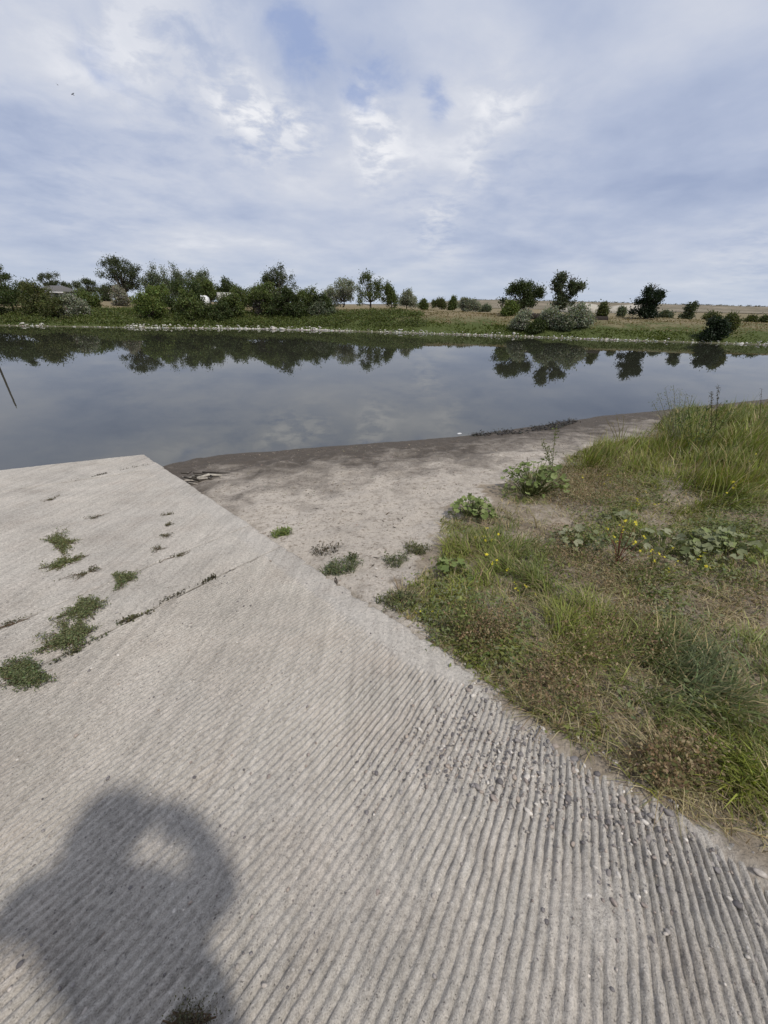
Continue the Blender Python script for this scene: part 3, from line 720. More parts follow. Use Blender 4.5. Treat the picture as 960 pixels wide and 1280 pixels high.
FT = far_plant
k = 0
specs = [
 # name, label, category, px, top, width, dist, colour, extra
 ('dense_bush', 'dark broad bush cut by the frame at the far left of the opposite bank', 'bush', -18, 352, 66, 46.8, 'dark', {}),
 ('dense_bush', 'dark green bush directly under the small lone tree at upper left', 'bush', 18, 350, 62, 49.8, 'dark', {}),
 ('dense_bush', 'dark bush with pale specks just left of the grey-roofed house', 'bush', 46, 354, 46, 47.8, 'olive', {}),
 ('dense_bush', 'low olive bush in front of the grey-roofed house', 'bush', 72, 374, 38, 46.8, 'olive', {}),
 ('small_tree', 'small flat-topped tree rising above the dark bushes at far left', 'tree', 15, 333, 22, 62, 'dark',
   dict(lobes=[(-.6, .80, .38, .07), (.1, .92, .40, .08), (.75, .70, .42, .06)], trunk=.7)),
 ('small_tree', 'dark crooked tree standing behind the roof of the house', 'tree', 75, 341, 24, 82, 'dusk',
   dict(lobes=[(-.5, .80, .45, .13), (.2, .86, .45, .12), (.5, .64, .5, .14), (-.1, .6, .5, .15)], trunk=.4)),
 ('small_tree', 'low dark tree just right of the house roof', 'tree', 91, 353, 17, 84, 'dusk', {}),
 ('small_tree', 'pale small tree between the house and the thin dark tree', 'tree', 106, 353, 22, 86, 'sage', {}),
 ('small_tree', 'thin dark ragged tree left of the large round cottonwood', 'tree', 121, 347, 18, 80, 'dusk',
   dict(lobes=[(-.4, .72, .4, .12), (.2, .86, .4, .12), (.6, .6, .5, .16), (0, .5, .6, .18)], trunk=.3)),
 ('silver_shrub', 'silver grey shrub on the slope below the house', 'shrub', 95, 371, 32, 47.5, 'silver', {}),
 ('dense_bush', 'green bush uphill behind the silver shrub left of the cottonwood', 'bush', 112, 366, 34, 52.8, 'mid', {}),
 ('cottonwood_tree', 'large round-crowned cottonwood, tallest tree on the left of the far bank', 'tree', 163, 324, 46, 68, 'dusk',
   dict(lobes=[(-.35, .80, .45, .17), (.15, .86, .5, .14), (.65, .70, .38, .14), (-.6, .58, .42, .15), (.5, .5, .5, .17), (0, .62, .6, .2), (-.5, .38, .5, .13), (.25, .34, .6, .14), (-.1, .93, .2, .08)], trunk=.22, dens=1.3)),
 ('grey_shrub', 'pale grey rounded shrub at the foot of the large cottonwood', 'shrub', 155, 359, 24, 60, 'grey', {}),
 ('dense_bush', 'dark low bush behind the pale grey shrub', 'bush', 138, 357, 20, 74, 'dusk', {}),
 ('willow_bush', 'bright green willow bush leaning over the stones at the water', 'bush', 186, 361, 40, 47.8, 'bright', dict(dens=1.2)),
 ('silver_tree', 'grey green tree with upright crown right of the cottonwood', 'tree', 207, 334, 34, 66, 'sage', dict(spiky=.8)),
 ('silver_tree', 'upright grey green tree, the middle of the three pale trees', 'tree', 228, 334, 32, 68, 'sage', dict(spiky=.8)),
 ('silver_tree', 'pale olive-leaved tree, the right one of the three pale trees', 'tree', 256, 339, 28, 70, 'sage', dict(spiky=.6)),
 ('dense_bush', 'bright green round bush below the upright grey green trees', 'bush', 205, 357, 22, 60, 'bright', {}),
 ('dense_bush', 'large dark bush on the bank right of the willow bush', 'bush', 228, 352, 50, 50.8, 'dark', dict(dens=1.2)),
 ('dense_bush', 'sunlit green bush overlapping the large dark bush', 'bush', 240, 364, 34, 47.3, 'mid', {}),
 ('dense_bush', 'round green bush behind the white camper', 'bush', 265, 352, 34, 62, 'mid', {}),
 ('small_tree', 'dark green tree above the tan gabled shed', 'tree', 290, 346, 34, 64, 'dark', {}),
 ('dense_bush', 'green bush in front of the tan gabled shed', 'bush', 291, 367, 26, 50.8, 'mid', {}),
 ('dense_bush', 'low dark hedge-like bush below the white camper', 'bush', 268, 380, 46, 48.8, 'dark', {}),
 ('dense_bush', 'broad green bush left of the tall pointed tree', 'bush', 318, 354, 46, 54.8, 'mid', {}),
 ('tall_tree', 'tall tree with pointed crown rising above the bush row', 'tree', 350, 332, 40, 64, 'dusk',
   dict(lobes=[(.0, .86, .42, .12), (-.3, .72, .45, .14), (.45, .72, .4, .13), (-.75, .66, .3, .11), (0, .55, .7, .2), (.4, .4, .6, .2), (-.4, .4, .6, .2)], trunk=.2, spiky=.4)),
 ('dense_bush', 'bright green rounded bush in front of the tall pointed tree', 'bush', 336, 354, 44, 51.8, 'mid', dict(dens=1.2)),
 ('purple_shrub', 'dull purple grey shrub at the foot of the bush row', 'shrub', 337, 366, 30, 52, 'purple', {}),
 ('dense_bush', 'dark green bush right of the dull purple shrub', 'bush', 362, 362, 40, 50.8, 'dark', {}),
 ('dense_bush', 'green bush sloping down at the right end of the bush row', 'bush', 386, 361, 38, 52.8, 'mid', {}),
 ('dense_bush', 'small dark bush in the gap left of the silver tree', 'bush', 404, 369, 24, 52.8, 'dark', {}),
 ('grey_shrub', 'low grey green shrub below the right end of the bush row', 'shrub', 402, 380, 30, 52, 'sage', {}),
 ('silver_tree', 'rounded silver tree left of the dark pointed pair', 'tree', 428, 350, 40, 66, 'silver', dict(dens=1.1)),
 ('dark_tree', 'dense dark green tree with pointed top beside the silver tree', 'tree', 463, 341, 34, 66, 'mid',
   dict(lobes=[(-.35, .84, .42, .15), (.15, .78, .5, .15), (.6, .64, .4, .14), (-.3, .5, .6, .2), (.3, .45, .6, .2), (0, .25, .8, .18)], trunk=.15, spiky=.5)),
 ('dark_tree', 'slender green tree just right of the dense dark pointed tree', 'tree', 488, 355, 18, 66, 'mid', dict(spiky=.5)),
 ('silver_tree', 'small silver tree right of the slender green tree', 'tree', 508, 364, 24, 68, 'silver', {}),
 ('dark_tree', 'small round dark tree standing alone above the tan bank', 'tree', 529, 375, 10, 74, 'mid', {}),
 ('small_tree', 'low green tree, leftmost of the little group above the tan bank', 'tree', 549, 374, 18, 80, 'olive', {}),
 ('small_tree', 'darker green tree in the little group above the tan bank', 'tree', 565, 372, 12, 80, 'mid', {}),
 ('silver_tree', 'thin silver tree in the little group above the tan bank', 'tree', 578, 373, 14, 76, 'silver', {}),
 ('silver_tree', 'rounded silver tree, rightmost of the little group above the tan bank', 'tree', 591, 375, 16, 76, 'silver', {}),
 ('grey_shrub', 'pale low shrub at the left end of the distant hill', 'shrub', 606, 382, 14, 80, 'sage', {}),
 ('lone_tree', 'dark wide tree with ragged arms left of the dead-topped cottonwood', 'tree', 651, 349, 46, 53, 'dark',
   dict(lobes=[(-.15, .86, .42, .13), (-.6, .72, .34, .11), (.25, .68, .42, .16), (.85, .60, .26, .10), (-.05, .50, .5, .18), (-.62, .28, .45, .13), (.2, .28, .45, .16), (.6, .52, .25, .08), (0, .66, .45, .15)], trunk=.3, dens=1.4)),
 ('green_shrub', 'bright yellow green shrub at the foot of the dark ragged tree', 'shrub', 637, 379, 18, 51, 'bright', {}),
 ('dead_topped_cottonwood', 'tall forked cottonwood with bare dead branches at the top', 'tree', 700, 343, 38, 52, 'dusk',
   dict(lobes=[(-.38, .78, .22, .10), (-.40, .62, .24, .11), (.50, .80, .24, .07), (.85, .74, .16, .06), (.42, .62, .22, .09), (-.05, .42, .42, .13), (.45, .40, .36, .08), (-.05, .24, .42, .12), (-.45, .91, .16, .05)],
        trunk=.45, dens=1.25, dead=[(-.2, .7, -.95, .80), (-.2, .6, -1.0, .66), (-.2, .85, -.05, 1.02), (.3, .8, .3, .97), (-.3, .85, -.55, .97), (.5, .8, .75, .92)])),
 ('silver_shrub', 'silver shrub at the waterside, leftmost of the silver clump', 'shrub', 656, 390, 24, 43.6, 'silver', {}),
 ('silver_shrub', 'tall silver shrub below the dead-topped cottonwood', 'shrub', 690, 386, 34, 43.4, 'silver', {}),
 ('silver_shrub', 'broad silver shrub, rightmost of the silver clump', 'shrub', 728, 383, 40, 43, 'silver', {}),
 ('silver_shrub', 'small silver shrub filling the middle of the silver clump', 'shrub', 708, 396, 20, 42.6, 'sage', {}),
 ('green_shrub', 'dark green shrub low between the silver shrubs at the water', 'shrub', 672, 402, 22, 42.8, 'dark', {}),
 ('small_tree', 'small yellow green tree by the end of the fallen log', 'tree', 753, 380, 11, 50, 'olive', {}),
 ('small_tree', 'little grey tree in front of the pale bare ground', 'tree', 777, 387, 7, 56, 'sage', {}),
 ('dead_topped_tree', 'dark upright tree with bare twigs on top, alone on the right bank', 'tree', 808, 354, 28, 50, 'evergreen',
   dict(lobes=[(-.2, .68, .42, .12), (.55, .60, .42, .10), (-.35, .5, .5, .12), (.2, .40, .5, .12), (-.4, .14, .6, .11), (.4, .13, .6, .10), (0, .25, .5, .1), (.85, .70, .25, .06)],
        trunk=.3, dens=1.5, dead=[(-.1, .75, -.35, .99), (0, .75, .1, 1.0), (-.1, .8, .3, .92)])),
 ('green_shrub', 'low olive shrub between the two lone trees on the right bank', 'shrub', 833, 391, 12, 54, 'sage', {}),
 ('small_tree', 'little lollipop-shaped tree above the right bank', 'tree', 862, 381, 18, 52, 'dusk',
   dict(lobes=[(0, .88, .42, .12), (.1, .7, .3, .1), (-.55, .22, .5, .2), (.55, .22, .5, .2)], trunk=.5)),
 ('green_shrub', 'flat dark shrub on top of the right bank left of the evergreen', 'shrub', 893, 394, 20, 53, 'olive', {}),
 ('evergreen_shrub', 'dark rounded evergreen shrub at the waterside on the right', 'shrub', 902, 401, 26, 39.2, 'evergreen', dict(dens=1.6, lobes=[(0, .5, .75, .42), (-.35, .35, .55, .32), (.35, .38, .55, .32), (0, .78, .5, .2), (0, .2, .8, .2)])),
 ('green_shrub', 'ragged green shrub leaning right of the dark evergreen shrub', 'shrub', 916, 395, 16, 40.5, 'olive', {}),
 ('green_shrub', 'small dark shrub on the right bank near the frame edge', 'shrub', 943, 397, 10, 52, 'olive', {}),
 ('green_shrub', 'low dark shrub cut by the right frame edge', 'shrub', 962, 398, 16, 52, 'olive', {}),
]
for s_ in specs:
    k += 1
    nm, lb, ct, px_, tp, wp, ds_, co, ex = s_
    FT(nm, lb, ct, px_, tp, wp, ds_, co, seed=k, group='trees and bushes on the far bank', **ex)

# grass cover of the far bank: fresh near the water, dry on top
rg = np.random.default_rng(5)
def far_grass(name, n, b0, b1, c0, c1, hr, label_cat):
    az_ = rg.uniform(-0.95, 0.95, n); x = np.tan(az_) * 46; b = rg.uniform(b0, b1, n) ; y = yf(x) + b
    cl_ = fbm(x * 0.35, y * 0.6, 3) + 0.5
    kp = rg.random(n) < np.clip(cl_ * 2.2 - 0.5, 0.08, 1)
    if name == 'bank_grass': kp &= (x < 0) | (b < 2.3)
    x, y = x[kp], y[kp]; n = len(x)
    P = np.stack([x, y, far_z(x, y) - 0.03], 1)
    patch = np.clip(0.5 + 1.6 * fbm(x * 0.22 + 40, y * 0.3, 3), 0, 1)[:, None]
    C = tint((1, 1, 1), n, rg, .3) * (np.array(c0) * (1 - patch) + np.array(c1) * patch)
    acc = Acc(); blades(acc, P, rg.uniform(hr[0], hr[1], n), rg.uniform(.06, .14, n), rg.uniform(0, 6.28, n), rg.uniform(.3, 1.3, n), C, rg)
    o = obj(name, acc.mesh(name, M['grass']), kind='stuff'); o['label'] = label_cat[0]; o['category'] = label_cat[1]
far_grass('bank_grass', 46000, 0.22, 4.5, (0.075, 0.100, 0.022), (0.135, 0.160, 0.040), (.10, .26), ('fresh green grass along the foot of the far bank', 'grass'))
far_grass('dry_bank_grass', 42000, 2.0, 15, (0.26, 0.195, 0.11), (0.155, 0.135, 0.058), (.08, .2), ('dry tan and olive grass on top of the far bank', 'grass'))
# leafy undergrowth below the bush row
n = 9000; x = rg.uniform(-42, 4, n); b = rg.uniform(1.0, 8, n); y = yf(x) + b
kp = (rg.random(n) < np.clip(fbm(x * .5, y * .5, 3) * 2.4 + .75, 0.1, 1)); x, y = x[kp], y[kp]
P = np.repeat(np.stack([x, y, far_z(x, y)], 1), 8, axis=0); P = P + rg.normal(size=P.shape) * np.array([.2, .2, .13]) + np.array([0, 0, .18])
acc = Acc(); leaves(acc, P, rg.uniform(.10, .2, len(P)), tint((0.090, 0.112, 0.032), len(P), rg, .45), 0.1, .7)
o = obj('undergrowth', acc.mesh('undergrowth', M['leaf']), kind='stuff'); o['label'] = 'leafy green undergrowth on the slope below the bush row'; o['category'] = 'undergrowth'

# pale rocks along the far waterline
rmesh = []
for q in range(14):
    acc = Acc(); stones(acc, np.zeros((1, 3)), np.array([1.0]), np.array([[(0.44, 0.42, 0.38), (0.38, 0.36, 0.33), (0.32, 0.30, 0.27), (0.50, 0.48, 0.44)][q % 4]]), rg, .75, ICO2, .13)
    rmesh.append(acc.mesh('shore_rock', M['rock']))
def rocks(n, p0, p1, size, spread, label):
    for q in range(n):
        f_ = rg.random(); px_ = p0 + (p1 - p0) * f_
        x = on_water(px_, np.interp(px_, [0, 150, 300, 400, 500, 640, 760, 860, 940], [407, 409.5, 411, 413, 416, 420.5, 425, 428, 430.5]))[0]
        b = rg.uniform(0.0, spread) ; y = float(yf(x)) + b
        s_ = rg.lognormal(math.log(size), .38)
        o = obj('shore_rock', rmesh[rg.integers(14)], label=label, category='rock', group='pale rocks along the far waterline')
        o.location = (x, y, max(0.0, float(far_z(x, y))) + s_ * .25); o.scale = (s_ * 1.2, s_, s_ * rg.uniform(.6, .9)); o.rotation_euler = (rg.normal(0, .25), rg.normal(0, .25), rg.uniform(0, 6.28))
rocks(150, 152, 400, 0.085, 1.2, 'pale angular rock in the stony strip at the water below the bushes')
rocks(16, 20, 50, 0.08, .8, 'pale rock at the water below the dark bushes at far left')
rocks(60, 400, 640, 0.07, .5, 'small pale stone at the water below the tan middle bank')
rocks(50, 640, 965, 0.07, .5, 'small pale stone at the water below the right-hand bank')
n = 5200; x = np.tan(rg.uniform(-.85, .85, n)) * 46; y = yf(x) + rg.uniform(-.05, .28, n) * rg.uniform(.3, 1, n)
kp = rg.random(n) < np.clip(.45 + 1.6 * fbm(x * .3, y * .1, 3), .05, 1) * np.where(x > 2, .45, np.where(np.arctan2(x, y) < -.52, .18, 1)); x, y = x[kp], y[kp]; n = len(x)
acc = Acc(); stones(acc, np.stack([x, y, np.maximum(far_z(x, y), 0) + .02], 1), rg.uniform(.03, .085, n), tint((0.42, 0.40, 0.36), n, rg, .35), rg, .6)
o = obj('shore_gravel', acc.mesh('shore_gravel', M['rock']), kind='stuff'); o['label'] = 'thin line of pale gravel along the far waterline'; o['category'] = 'gravel'

n = 420; x = rg.uniform(95, 1450, n); P = np.stack([x, 560 + 0.08 * x - rg.uniform(-30, 14, n), 2.2 + np.interp(x, [-60, 40, 90, 140, 300, 700, 1500], [1.0, 3.0, 8.0, 9.6, 9.0, 7.4, 5.0]) - .2], 1)
P = np.repeat(P, 14, axis=0) + rg.normal(size=(n * 14, 3)) * np.array([2.4, 1.5, .45]) + np.array([0, 0, .5]); acc = Acc(); leaves(acc, P, rg.uniform(.8, 2.2, len(P)), tint((0.055, 0.055, 0.035), len(P), rg, .3), .3, .6)
o = obj('scrub', acc.mesh('scrub', M['leaf']), kind='stuff'); o['label'] = 'dark line of scrub along the rim of the distant hill'; o['category'] = 'scrub'
# house with grey hipped roof
def house():
    c_ = at_dist(74, 372, 76); x0, y0 = c_[0], 76; g = float(far_z(x0, y0)) - .1
    r = thing('house', 'low house with grey hipped roof and white fascia behind the bushes', 'house', (x0, y0, g))
    zt = [0.0]; 
    hE = float(at_dist(74, 364.5, 76)[2]) - g; hR = float(at_dist(74, 357, 76)[2]) - g
    a = Acc(); box(a, (0, 0, hE / 2 - .05), (4.6, 4.0, hE - .1), 0, (0.30, 0.29, 0.27)); w_ = obj('wall', a.mesh('wall', M['paint']), r)
    a = Acc(); box(a, (0, -2.25, hE - .12), (5.4, .08, .26), 0, (0.72, 0.72, 0.72)); obj('fascia', a.mesh('fascia', M['paint']), r)
    V = [(-2.8, -2.3, hE), (2.8, -2.3, hE), (2.8, 2.3, hE), (-2.8, 2.3, hE), (-1.2, 0, hR), (1.2, 0, hR), (-2.8, -2.3, hE - .05), (2.8, -2.3, hE - .05), (2.8, 2.3, hE - .05), (-2.8, 2.3, hE - .05)]
    a = Acc(); a.add(V, [(1, 2, 5), (3, 0, 4)], [(0, 1, 5, 4), (2, 3, 4, 5), (9, 8, 7, 6), (0, 6, 7, 1), (1, 7, 8, 2), (2, 8, 9, 3), (3, 9, 6, 0)], (0.105, 0.10, 0.097))
    rf = obj('roof', a.mesh('roof', M['roof']), r)
    for wx in (-1.3, 1.2):
        a = Acc(); box(a, (wx, -2.02, hE * .5), (.9, .06, .8), 0, (0.05, 0.06, 0.07)); wn = obj('window', a.mesh('window', M['plastic']), r)
        a = Acc(); box(a, (wx, -2.04, hE * .5 - .44), (1.04, .1, .08), 0, (0.7, 0.7, 0.7)); obj('sill', a.mesh('sill', M['paint']), wn)
house()
def camper():
    c_ = at_dist(252, 378, 59); x0, y0 = c_[0], 59; g = float(far_z(x0, y0)) - .05
    r = thing('camper', 'white rounded camper trailer half hidden among the bushes', 'camper', (x0, y0, g))
    prof = [(-.9, .45), (.9, .45), (1.0, .8), (.9, 1.35), (.55, 1.6), (-.55, 1.6), (-.9, 1.35), (-1.0, .8)]
    V = [(px_, -.5, pz) for px_, pz in prof] + [(px_, .5, pz) for px_, pz in prof]; n = len(prof)
    a = Acc(); T = [(0, i, i + 1) for i in range(1, n - 1)] + [(n, n + i + 1, n + i) for i in range(1, n - 1)]
    a.add(V, T, [((i + 1) % n, i, n + i, n + (i + 1) % n) for i in range(n)], (0.75, 0.75, 0.74)); obj('body', a.mesh('body', M['paint']), r)
    a = Acc(); box(a, (-.2, -.51, 1.15), (.7, .04, .35), 0, (0.06, 0.07, 0.08)); obj('window', a.mesh('window', M['plastic']), r)
    for sx in (-.35, .35):
        a = Acc(); tube(a, [(sx, -.5, .28), (sx, -.36, .28)], [.28, .28], 14, (0.03, 0.03, 0.03)); obj('wheel', a.mesh('wheel', M['plastic']), r)
    a = Acc(); tube(a, [(.95, 0, .5), (1.5, 0, .45)], [.04, .04], 6, (0.1, 0.1, 0.1)); obj('drawbar', a.mesh('drawbar', M['plastic']), r)
camper()
def shed():
    c_ = at_dist(284, 378, 60); x0, y0 = c_[0], 60; g = float(far_z(x0, y0)) - .05
    r = thing('shed', 'small tan gabled shed showing between the green bushes', 'shed', (x0, y0, g)); r.rotation_euler.z = .5
    e = float(at_dist(284, 373, 60)[2]) - g; t_ = float(at_dist(284, 366, 60)[2]) - g
    a = Acc(); box(a, (0, 0, e / 2), (2.0, 1.8, e), 0, (0.36, 0.33, 0.28)); a.add([(-1, -.9, e), (-1, .9, e), (-1, 0, t_), (1, -.9, e), (1, .9, e), (1, 0, t_)], [(0, 2, 1), (3, 4, 5)], None, (0.36, 0.33, 0.28)); obj('wall', a.mesh('wall', M['paint']), r)
    a = Acc()
    for s1 in (-1, 1):
        a.add([(-1.15, s1 * 1.05, e - .1), (1.15, s1 * 1.05, e - .1), (1.15, 0, t_ + .04), (-1.15, 0, t_ + .04), (-1.15, s1 * 1.05, e - .18), (1.15, s1 * 1.05, e - .18), (1.15, 0, t_ - .03), (-1.15, 0, t_ - .03)], None,
              [(0, 1, 2, 3), (7, 6, 5, 4), (0, 4, 5, 1), (1, 5, 6, 2), (3, 2, 6, 7), (0, 3, 7, 4)], (0.45, 0.43, 0.38))
    obj('roof', a.mesh('roof', M['roof']), r)
    a = Acc(); box(a, (0.2, -.92, e * .42), (.7, .05, e * .8), 0, (0.25, 0.22, 0.18)); obj('door', a.mesh('door', M['paint']), r)
shed()
# fallen log behind the silver shrubs
def log():
    a0 = at_dist(652, 396, 48.5); a1 = at_dist(757, 401, 48.0)
    r = thing('fallen_log', 'long dark fallen log lying behind the silver shrubs', 'log', (a0[0], a0[1], float(far_z(a0[0], a0[1]))))
    g0 = np.array([0, 0, a0[2] - r.location[2]]); g1 = a1 - np.array(r.location)
    a = Acc(); ts = np.linspace(0, 1, 9); pts = [g0 + (g1 - g0) * q + np.array([0, math.sin(q * 5) * .2, math.sin(q * 7) * .06]) for q in ts]
    tube(a, pts, [.34, .38, .40, .40, .41, .42, .43, .45, .42], 10, (0.030, 0.024, 0.02)); obj('trunk', a.mesh('trunk', M['bark']), r)
    a = Acc()
    for q in (2, 4, 6): tube(a, [pts[q], pts[q] + np.array([.2, -.1, -1.0 - .1 * q])], [.14, .06], 6, (0.035, 0.028, 0.022))
    obj('broken_limb', a.mesh('broken_limb', M['bark']), r)
log()
for px_, wx, lb in ((786, 2.6, 'low pale gravel heap left of the lone dark tree'), (726, 2.2, 'low pale gravel heap behind the silver clump')):
    c_ = at_dist(px_, 392, 120); g = float(far_z(c_[0], 120)); acc = Acc()
    V, T = ICO3; V = V * np.array([wx * 3.0, 4, 2.2]) * (1 + .25 * fbm(V[:, :1] * 3 + px_, V[:, 1:2] * 3 + V[:, 2:], 3)); acc.add(V, T, None, (0.36, 0.33, 0.28))
    o = obj('gravel_heap', acc.mesh('gravel_heap', M['rock'], True), label=lb, category='gravel heap'); o.location = (c_[0], 120, g)
# utility pole left of the frame, seen mirrored in the water
d_ = ray(20, 508); t_ = 62 / d_[1]; zt = -(H + t_ * d_[2]); x_ = d_[0] * t_; g = float(far_z(x_, 62))
r = thing('utility_pole', 'thin dark utility pole mirrored in the water at the left edge', 'utility pole', (x_, 62, g - .3))
a = Acc(); tube(a, [(0, 0, 0), (0, 0, zt - g + .3)], [.17, .11], 8, (0.055, 0.045, 0.038)); obj('pole', a.mesh('pole', M['bark']), r)
a = Acc(); tube(a, [(0, 0, zt - g + .25), (0, 0, zt - g + .55)], [.04, .07], 6, (0.2, 0.2, 0.2)); obj('insulator', a.mesh('insulator', M['plastic']), r)
# two birds high over the water
for (bx, by, ds_, lb) in ((72, 106, 42, 'tiny dark bird in the sky, the higher and farther left one'), (91, 118, 42, 'tiny dark bird in the sky, the lower of the two')):
    c_ = at_dist(bx, by, ds_); r = thing('bird', lb, 'bird', c_, 'birds in the sky'); r.rotation_euler = (0.3, 0.2, bx * .1)
    V, T = ICO2; a = Acc(); V2 = V * np.array([.022, .075, .022]); V2[:, 2] += 0.01 * (V2[:, 1] / .075); dk = (0.03, 0.03, 0.035)
    a.add(V2, T, None, dk)
    a.add([(-.012, -.05, 0), (.012, -.05, 0), (.04, -.13, 0), (0, -.10, .004), (-.04, -.13, 0)], [(0, 1, 3), (1, 2, 3), (0, 3, 4)], None, dk); b_ = obj('body', a.mesh('body', M['cloth'], True), r)
    for s1 in (-1, 1):
        a = Acc(); a.add([(s1 * .015, .035, .005), (s1 * .015, -.03, .005), (s1 * .10, .05, .04), (s1 * .09, -.01, .035), (s1 * .19, -.03, .03)], [(2, 3, 4)], [(0, 1, 3, 2)], dk); obj('wing', a.mesh('wing', M['cloth']), r)
# ------------------------------------------------------------------ near bank plants
rg = np.random.default_rng(77)
def on_near(px, py):
    d = ray(px, py); t = -H / d[2] * 0.5
    lo, hi = 0.0, -H / d[2] * 1.02
    for _ in range(50):
        md = (lo + hi) / 2; q = CAM + d * md
        if q[2] > float(near_z(q[0], q[1])): lo = md
        else: hi = md
    return CAM + d * lo
def local_ppm(P):
    return F / float((np.asarray(P) - CAM) @ fwd)
# zones painted over the photograph: (cx, cy, rx, ry, weight)
def zone(px, py, lst):
    o = np.zeros(np.shape(px))
    for cx, cy, rx, ry, wt in lst: o = o + wt * (.36 if lst is Z_BARE else 1.0) * np.exp(-(((px - cx) / rx) ** 2 + ((py - cy) / ry) ** 2) ** 1.5)
    return o
Z_TALL = [(925, 540, 80, 38, 1), (860, 545, 38, 36, 1), (905, 590, 90, 45, .7), (800, 572, 50, 18, .5), (760, 580, 50, 20, .6)]
Z_GREEN = [(880, 635, 110, 45, .8), (640, 705, 55, 35, 1), (585, 745, 45, 60, .9), (560, 690, 26, 30, .7), (690, 770, 80, 45, .8), (870, 850, 105, 55, 1.3), (800, 690, 60, 25, .4),
           (940, 700, 50, 40, .5), (660, 860, 60, 30, .5), (930, 930, 60, 70, 1.0), (800, 760, 110, 40, .4), (700, 830, 90, 40, .4), (830, 740, 60, 20, .3), (755, 580, 60, 22, 1), (720, 900, 40, 16, .5), (760, 830, 80, 60, .6)]
Z_DRY = [(735, 615, 65, 28, 1), (905, 545, 34, 22, .7), (600, 795, 42, 26, 1), (840, 965, 55, 30, 1), (700, 690, 60, 22, .4), (780, 800, 90, 50, .5), (680, 870, 60, 40, .5), (940, 750, 60, 40, .5), (760, 720, 70, 25, .5)]
Z_BARE = [(690, 652, 42, 20, 1.1), (655, 672, 30, 14, .9), (905, 775, 75, 30, 1.0), (690, 705, 28, 12, .7), (740, 960, 60, 24, 1.0), (640, 885, 30, 22, .9), (860, 1015, 70, 26, 1.1), (930, 1060, 60, 26, 1.2), (560, 640, 18, 12, .5), (770, 745, 40, 12, .6), (525, 745, 22, 12, .4)]
def zones(x, y, z):
    px, py, dz = proj(np.stack([x, y, z], 1))
    front = dz > 0.15
    px = np.where(front, np.clip(px, -50, 985), 930); py = np.where(front, np.clip(py, 480, 1090), 900)
    return px, py, front
def sample(n, rng, x0=-0.2, x1=13, y0=-1.2, y1=13):
    # more candidates close to the camera, where blades show singly
    r = rng.uniform(0.35, 1, n) ** 0.9 * 15.5; a = rng.uniform(-0.35, 2.05, n)
    r = 0.9 + (r - r.min()) / (r.max() - r.min()) * 14.5
    r = 0.9 + 14.5 * rng.random(n) ** 1.35
    x = r * np.sin(a); y = r * np.cos(a)
    z = near_z(x, y); return x, y, z
def vegmask(px, py, front, x, y, soft=True):
    n1 = fbm(x * 2.3, y * 2.3, 3) * 60 * np.clip(local_scale(x, y), .2, 1.2)
    n2 = fbm(x * 2.3 + 31, y * 2.3, 3) * 40 * np.clip(local_scale(x, y), .2, 1.2)
    u, v = ramp_uv(x, y)
    return (in_poly(px + n1, py + n2, VEG) | ~front) & (v < 0.02) & (y < yw(x) - 1.0)
def local_scale(x, y): return 3.0 / np.maximum(np.hypot(x, y), 1.0)

# --- green grass
x, y, z = sample(760000, rg); px, py, fr = zones(x, y, z)
ok = vegmask(px, py, fr, x, y)
x, y, z, px, py = x[ok], y[ok], z[ok], px[ok], py[ok]
zt_, zg_, zd_, zb_ = zone(px, py, Z_TALL), zone(px, py, Z_GREEN), zone(px, py, Z_DRY), zone(px, py, Z_BARE)
tuft = np.clip(.5 + 3.2 * fbm(x * 4.2, y * 4.2, 3), 0.03, 1.5)
pg = np.clip(0.29 + 0.50 * zg_ + .42 * zt_ - .35 * zd_ - 0.9 * zb_, 0.01, 1) * tuft
kp = rg.random(len(x)) < pg
def cut(*a): return [q[kp] for q in a]
gxx, gyy, gzz, gpx, gpy, gt, gg, gd = cut(x, y, z, px, py, zt_, zg_, zd_)
n = len(gxx)
hgt = (0.05 + 0.065 * np.clip(gg, 0, 1.3) + 0.24 * np.clip(gt, 0, 1.1)) * rg.uniform(.45, 1.4, n) * np.clip(1 + 1.6 * fbm(gxx * 3, gyy * 3 + 60, 2), .5, 1.7)
dist = np.hypot(gxx, gyy)
wd = (0.0040 + 0.0007 * dist) * rg.uniform(.6, 1.5, n) + .002 * np.clip(gt, 0, 1)
shade = np.clip(.5 + 1.5 * fbm(gxx * .8 + 7, gyy * .8, 3), 0, 1)[:, None]
fresh = np.array((0.240, 0.265, 0.055)); deep = np.array((0.115, 0.150, 0.038)); blue = np.array((0.125, 0.155, 0.078))
C = (fresh * shade + deep * (1 - shade))
lush = np.exp(-(((gpx - 870) / 110) ** 2 + ((gpy - 850) / 65) ** 2))[:, None]
C = C * (1 - lush) + blue * lush
straw_ = (rg.random(n) < .22)[:, None]
C = np.where(straw_, np.array((0.30, 0.25, 0.14)), C) * np.where(rg.random((n, 1)) < .18, 1.7, 1.0) * tint((1, 1, 1), n, rg, .38)
swirl = fbm(gxx * 1.4, gyy * 1.4, 2) * 9
lean = rg.uniform(.25, 1.5, n) * np.where(gt > .5, .5, 1)
acc = Acc(); blades(acc, np.stack([gxx, gyy, gzz - .006], 1), hgt, wd, swirl + rg.normal(0, 1.0, n), lean, C, rg)
ti = np.nonzero((gt > .35) & (rg.random(len(gt)) < .05))[0]; n = len(ti)
C = np.array([(0.40, 0.34, 0.18), (0.26, 0.27, 0.08), (0.30, 0.24, 0.13), (0.20, 0.24, 0.06)])[rg.integers(0, 4, n)] * tint((1, 1, 1), n, rg, .25)
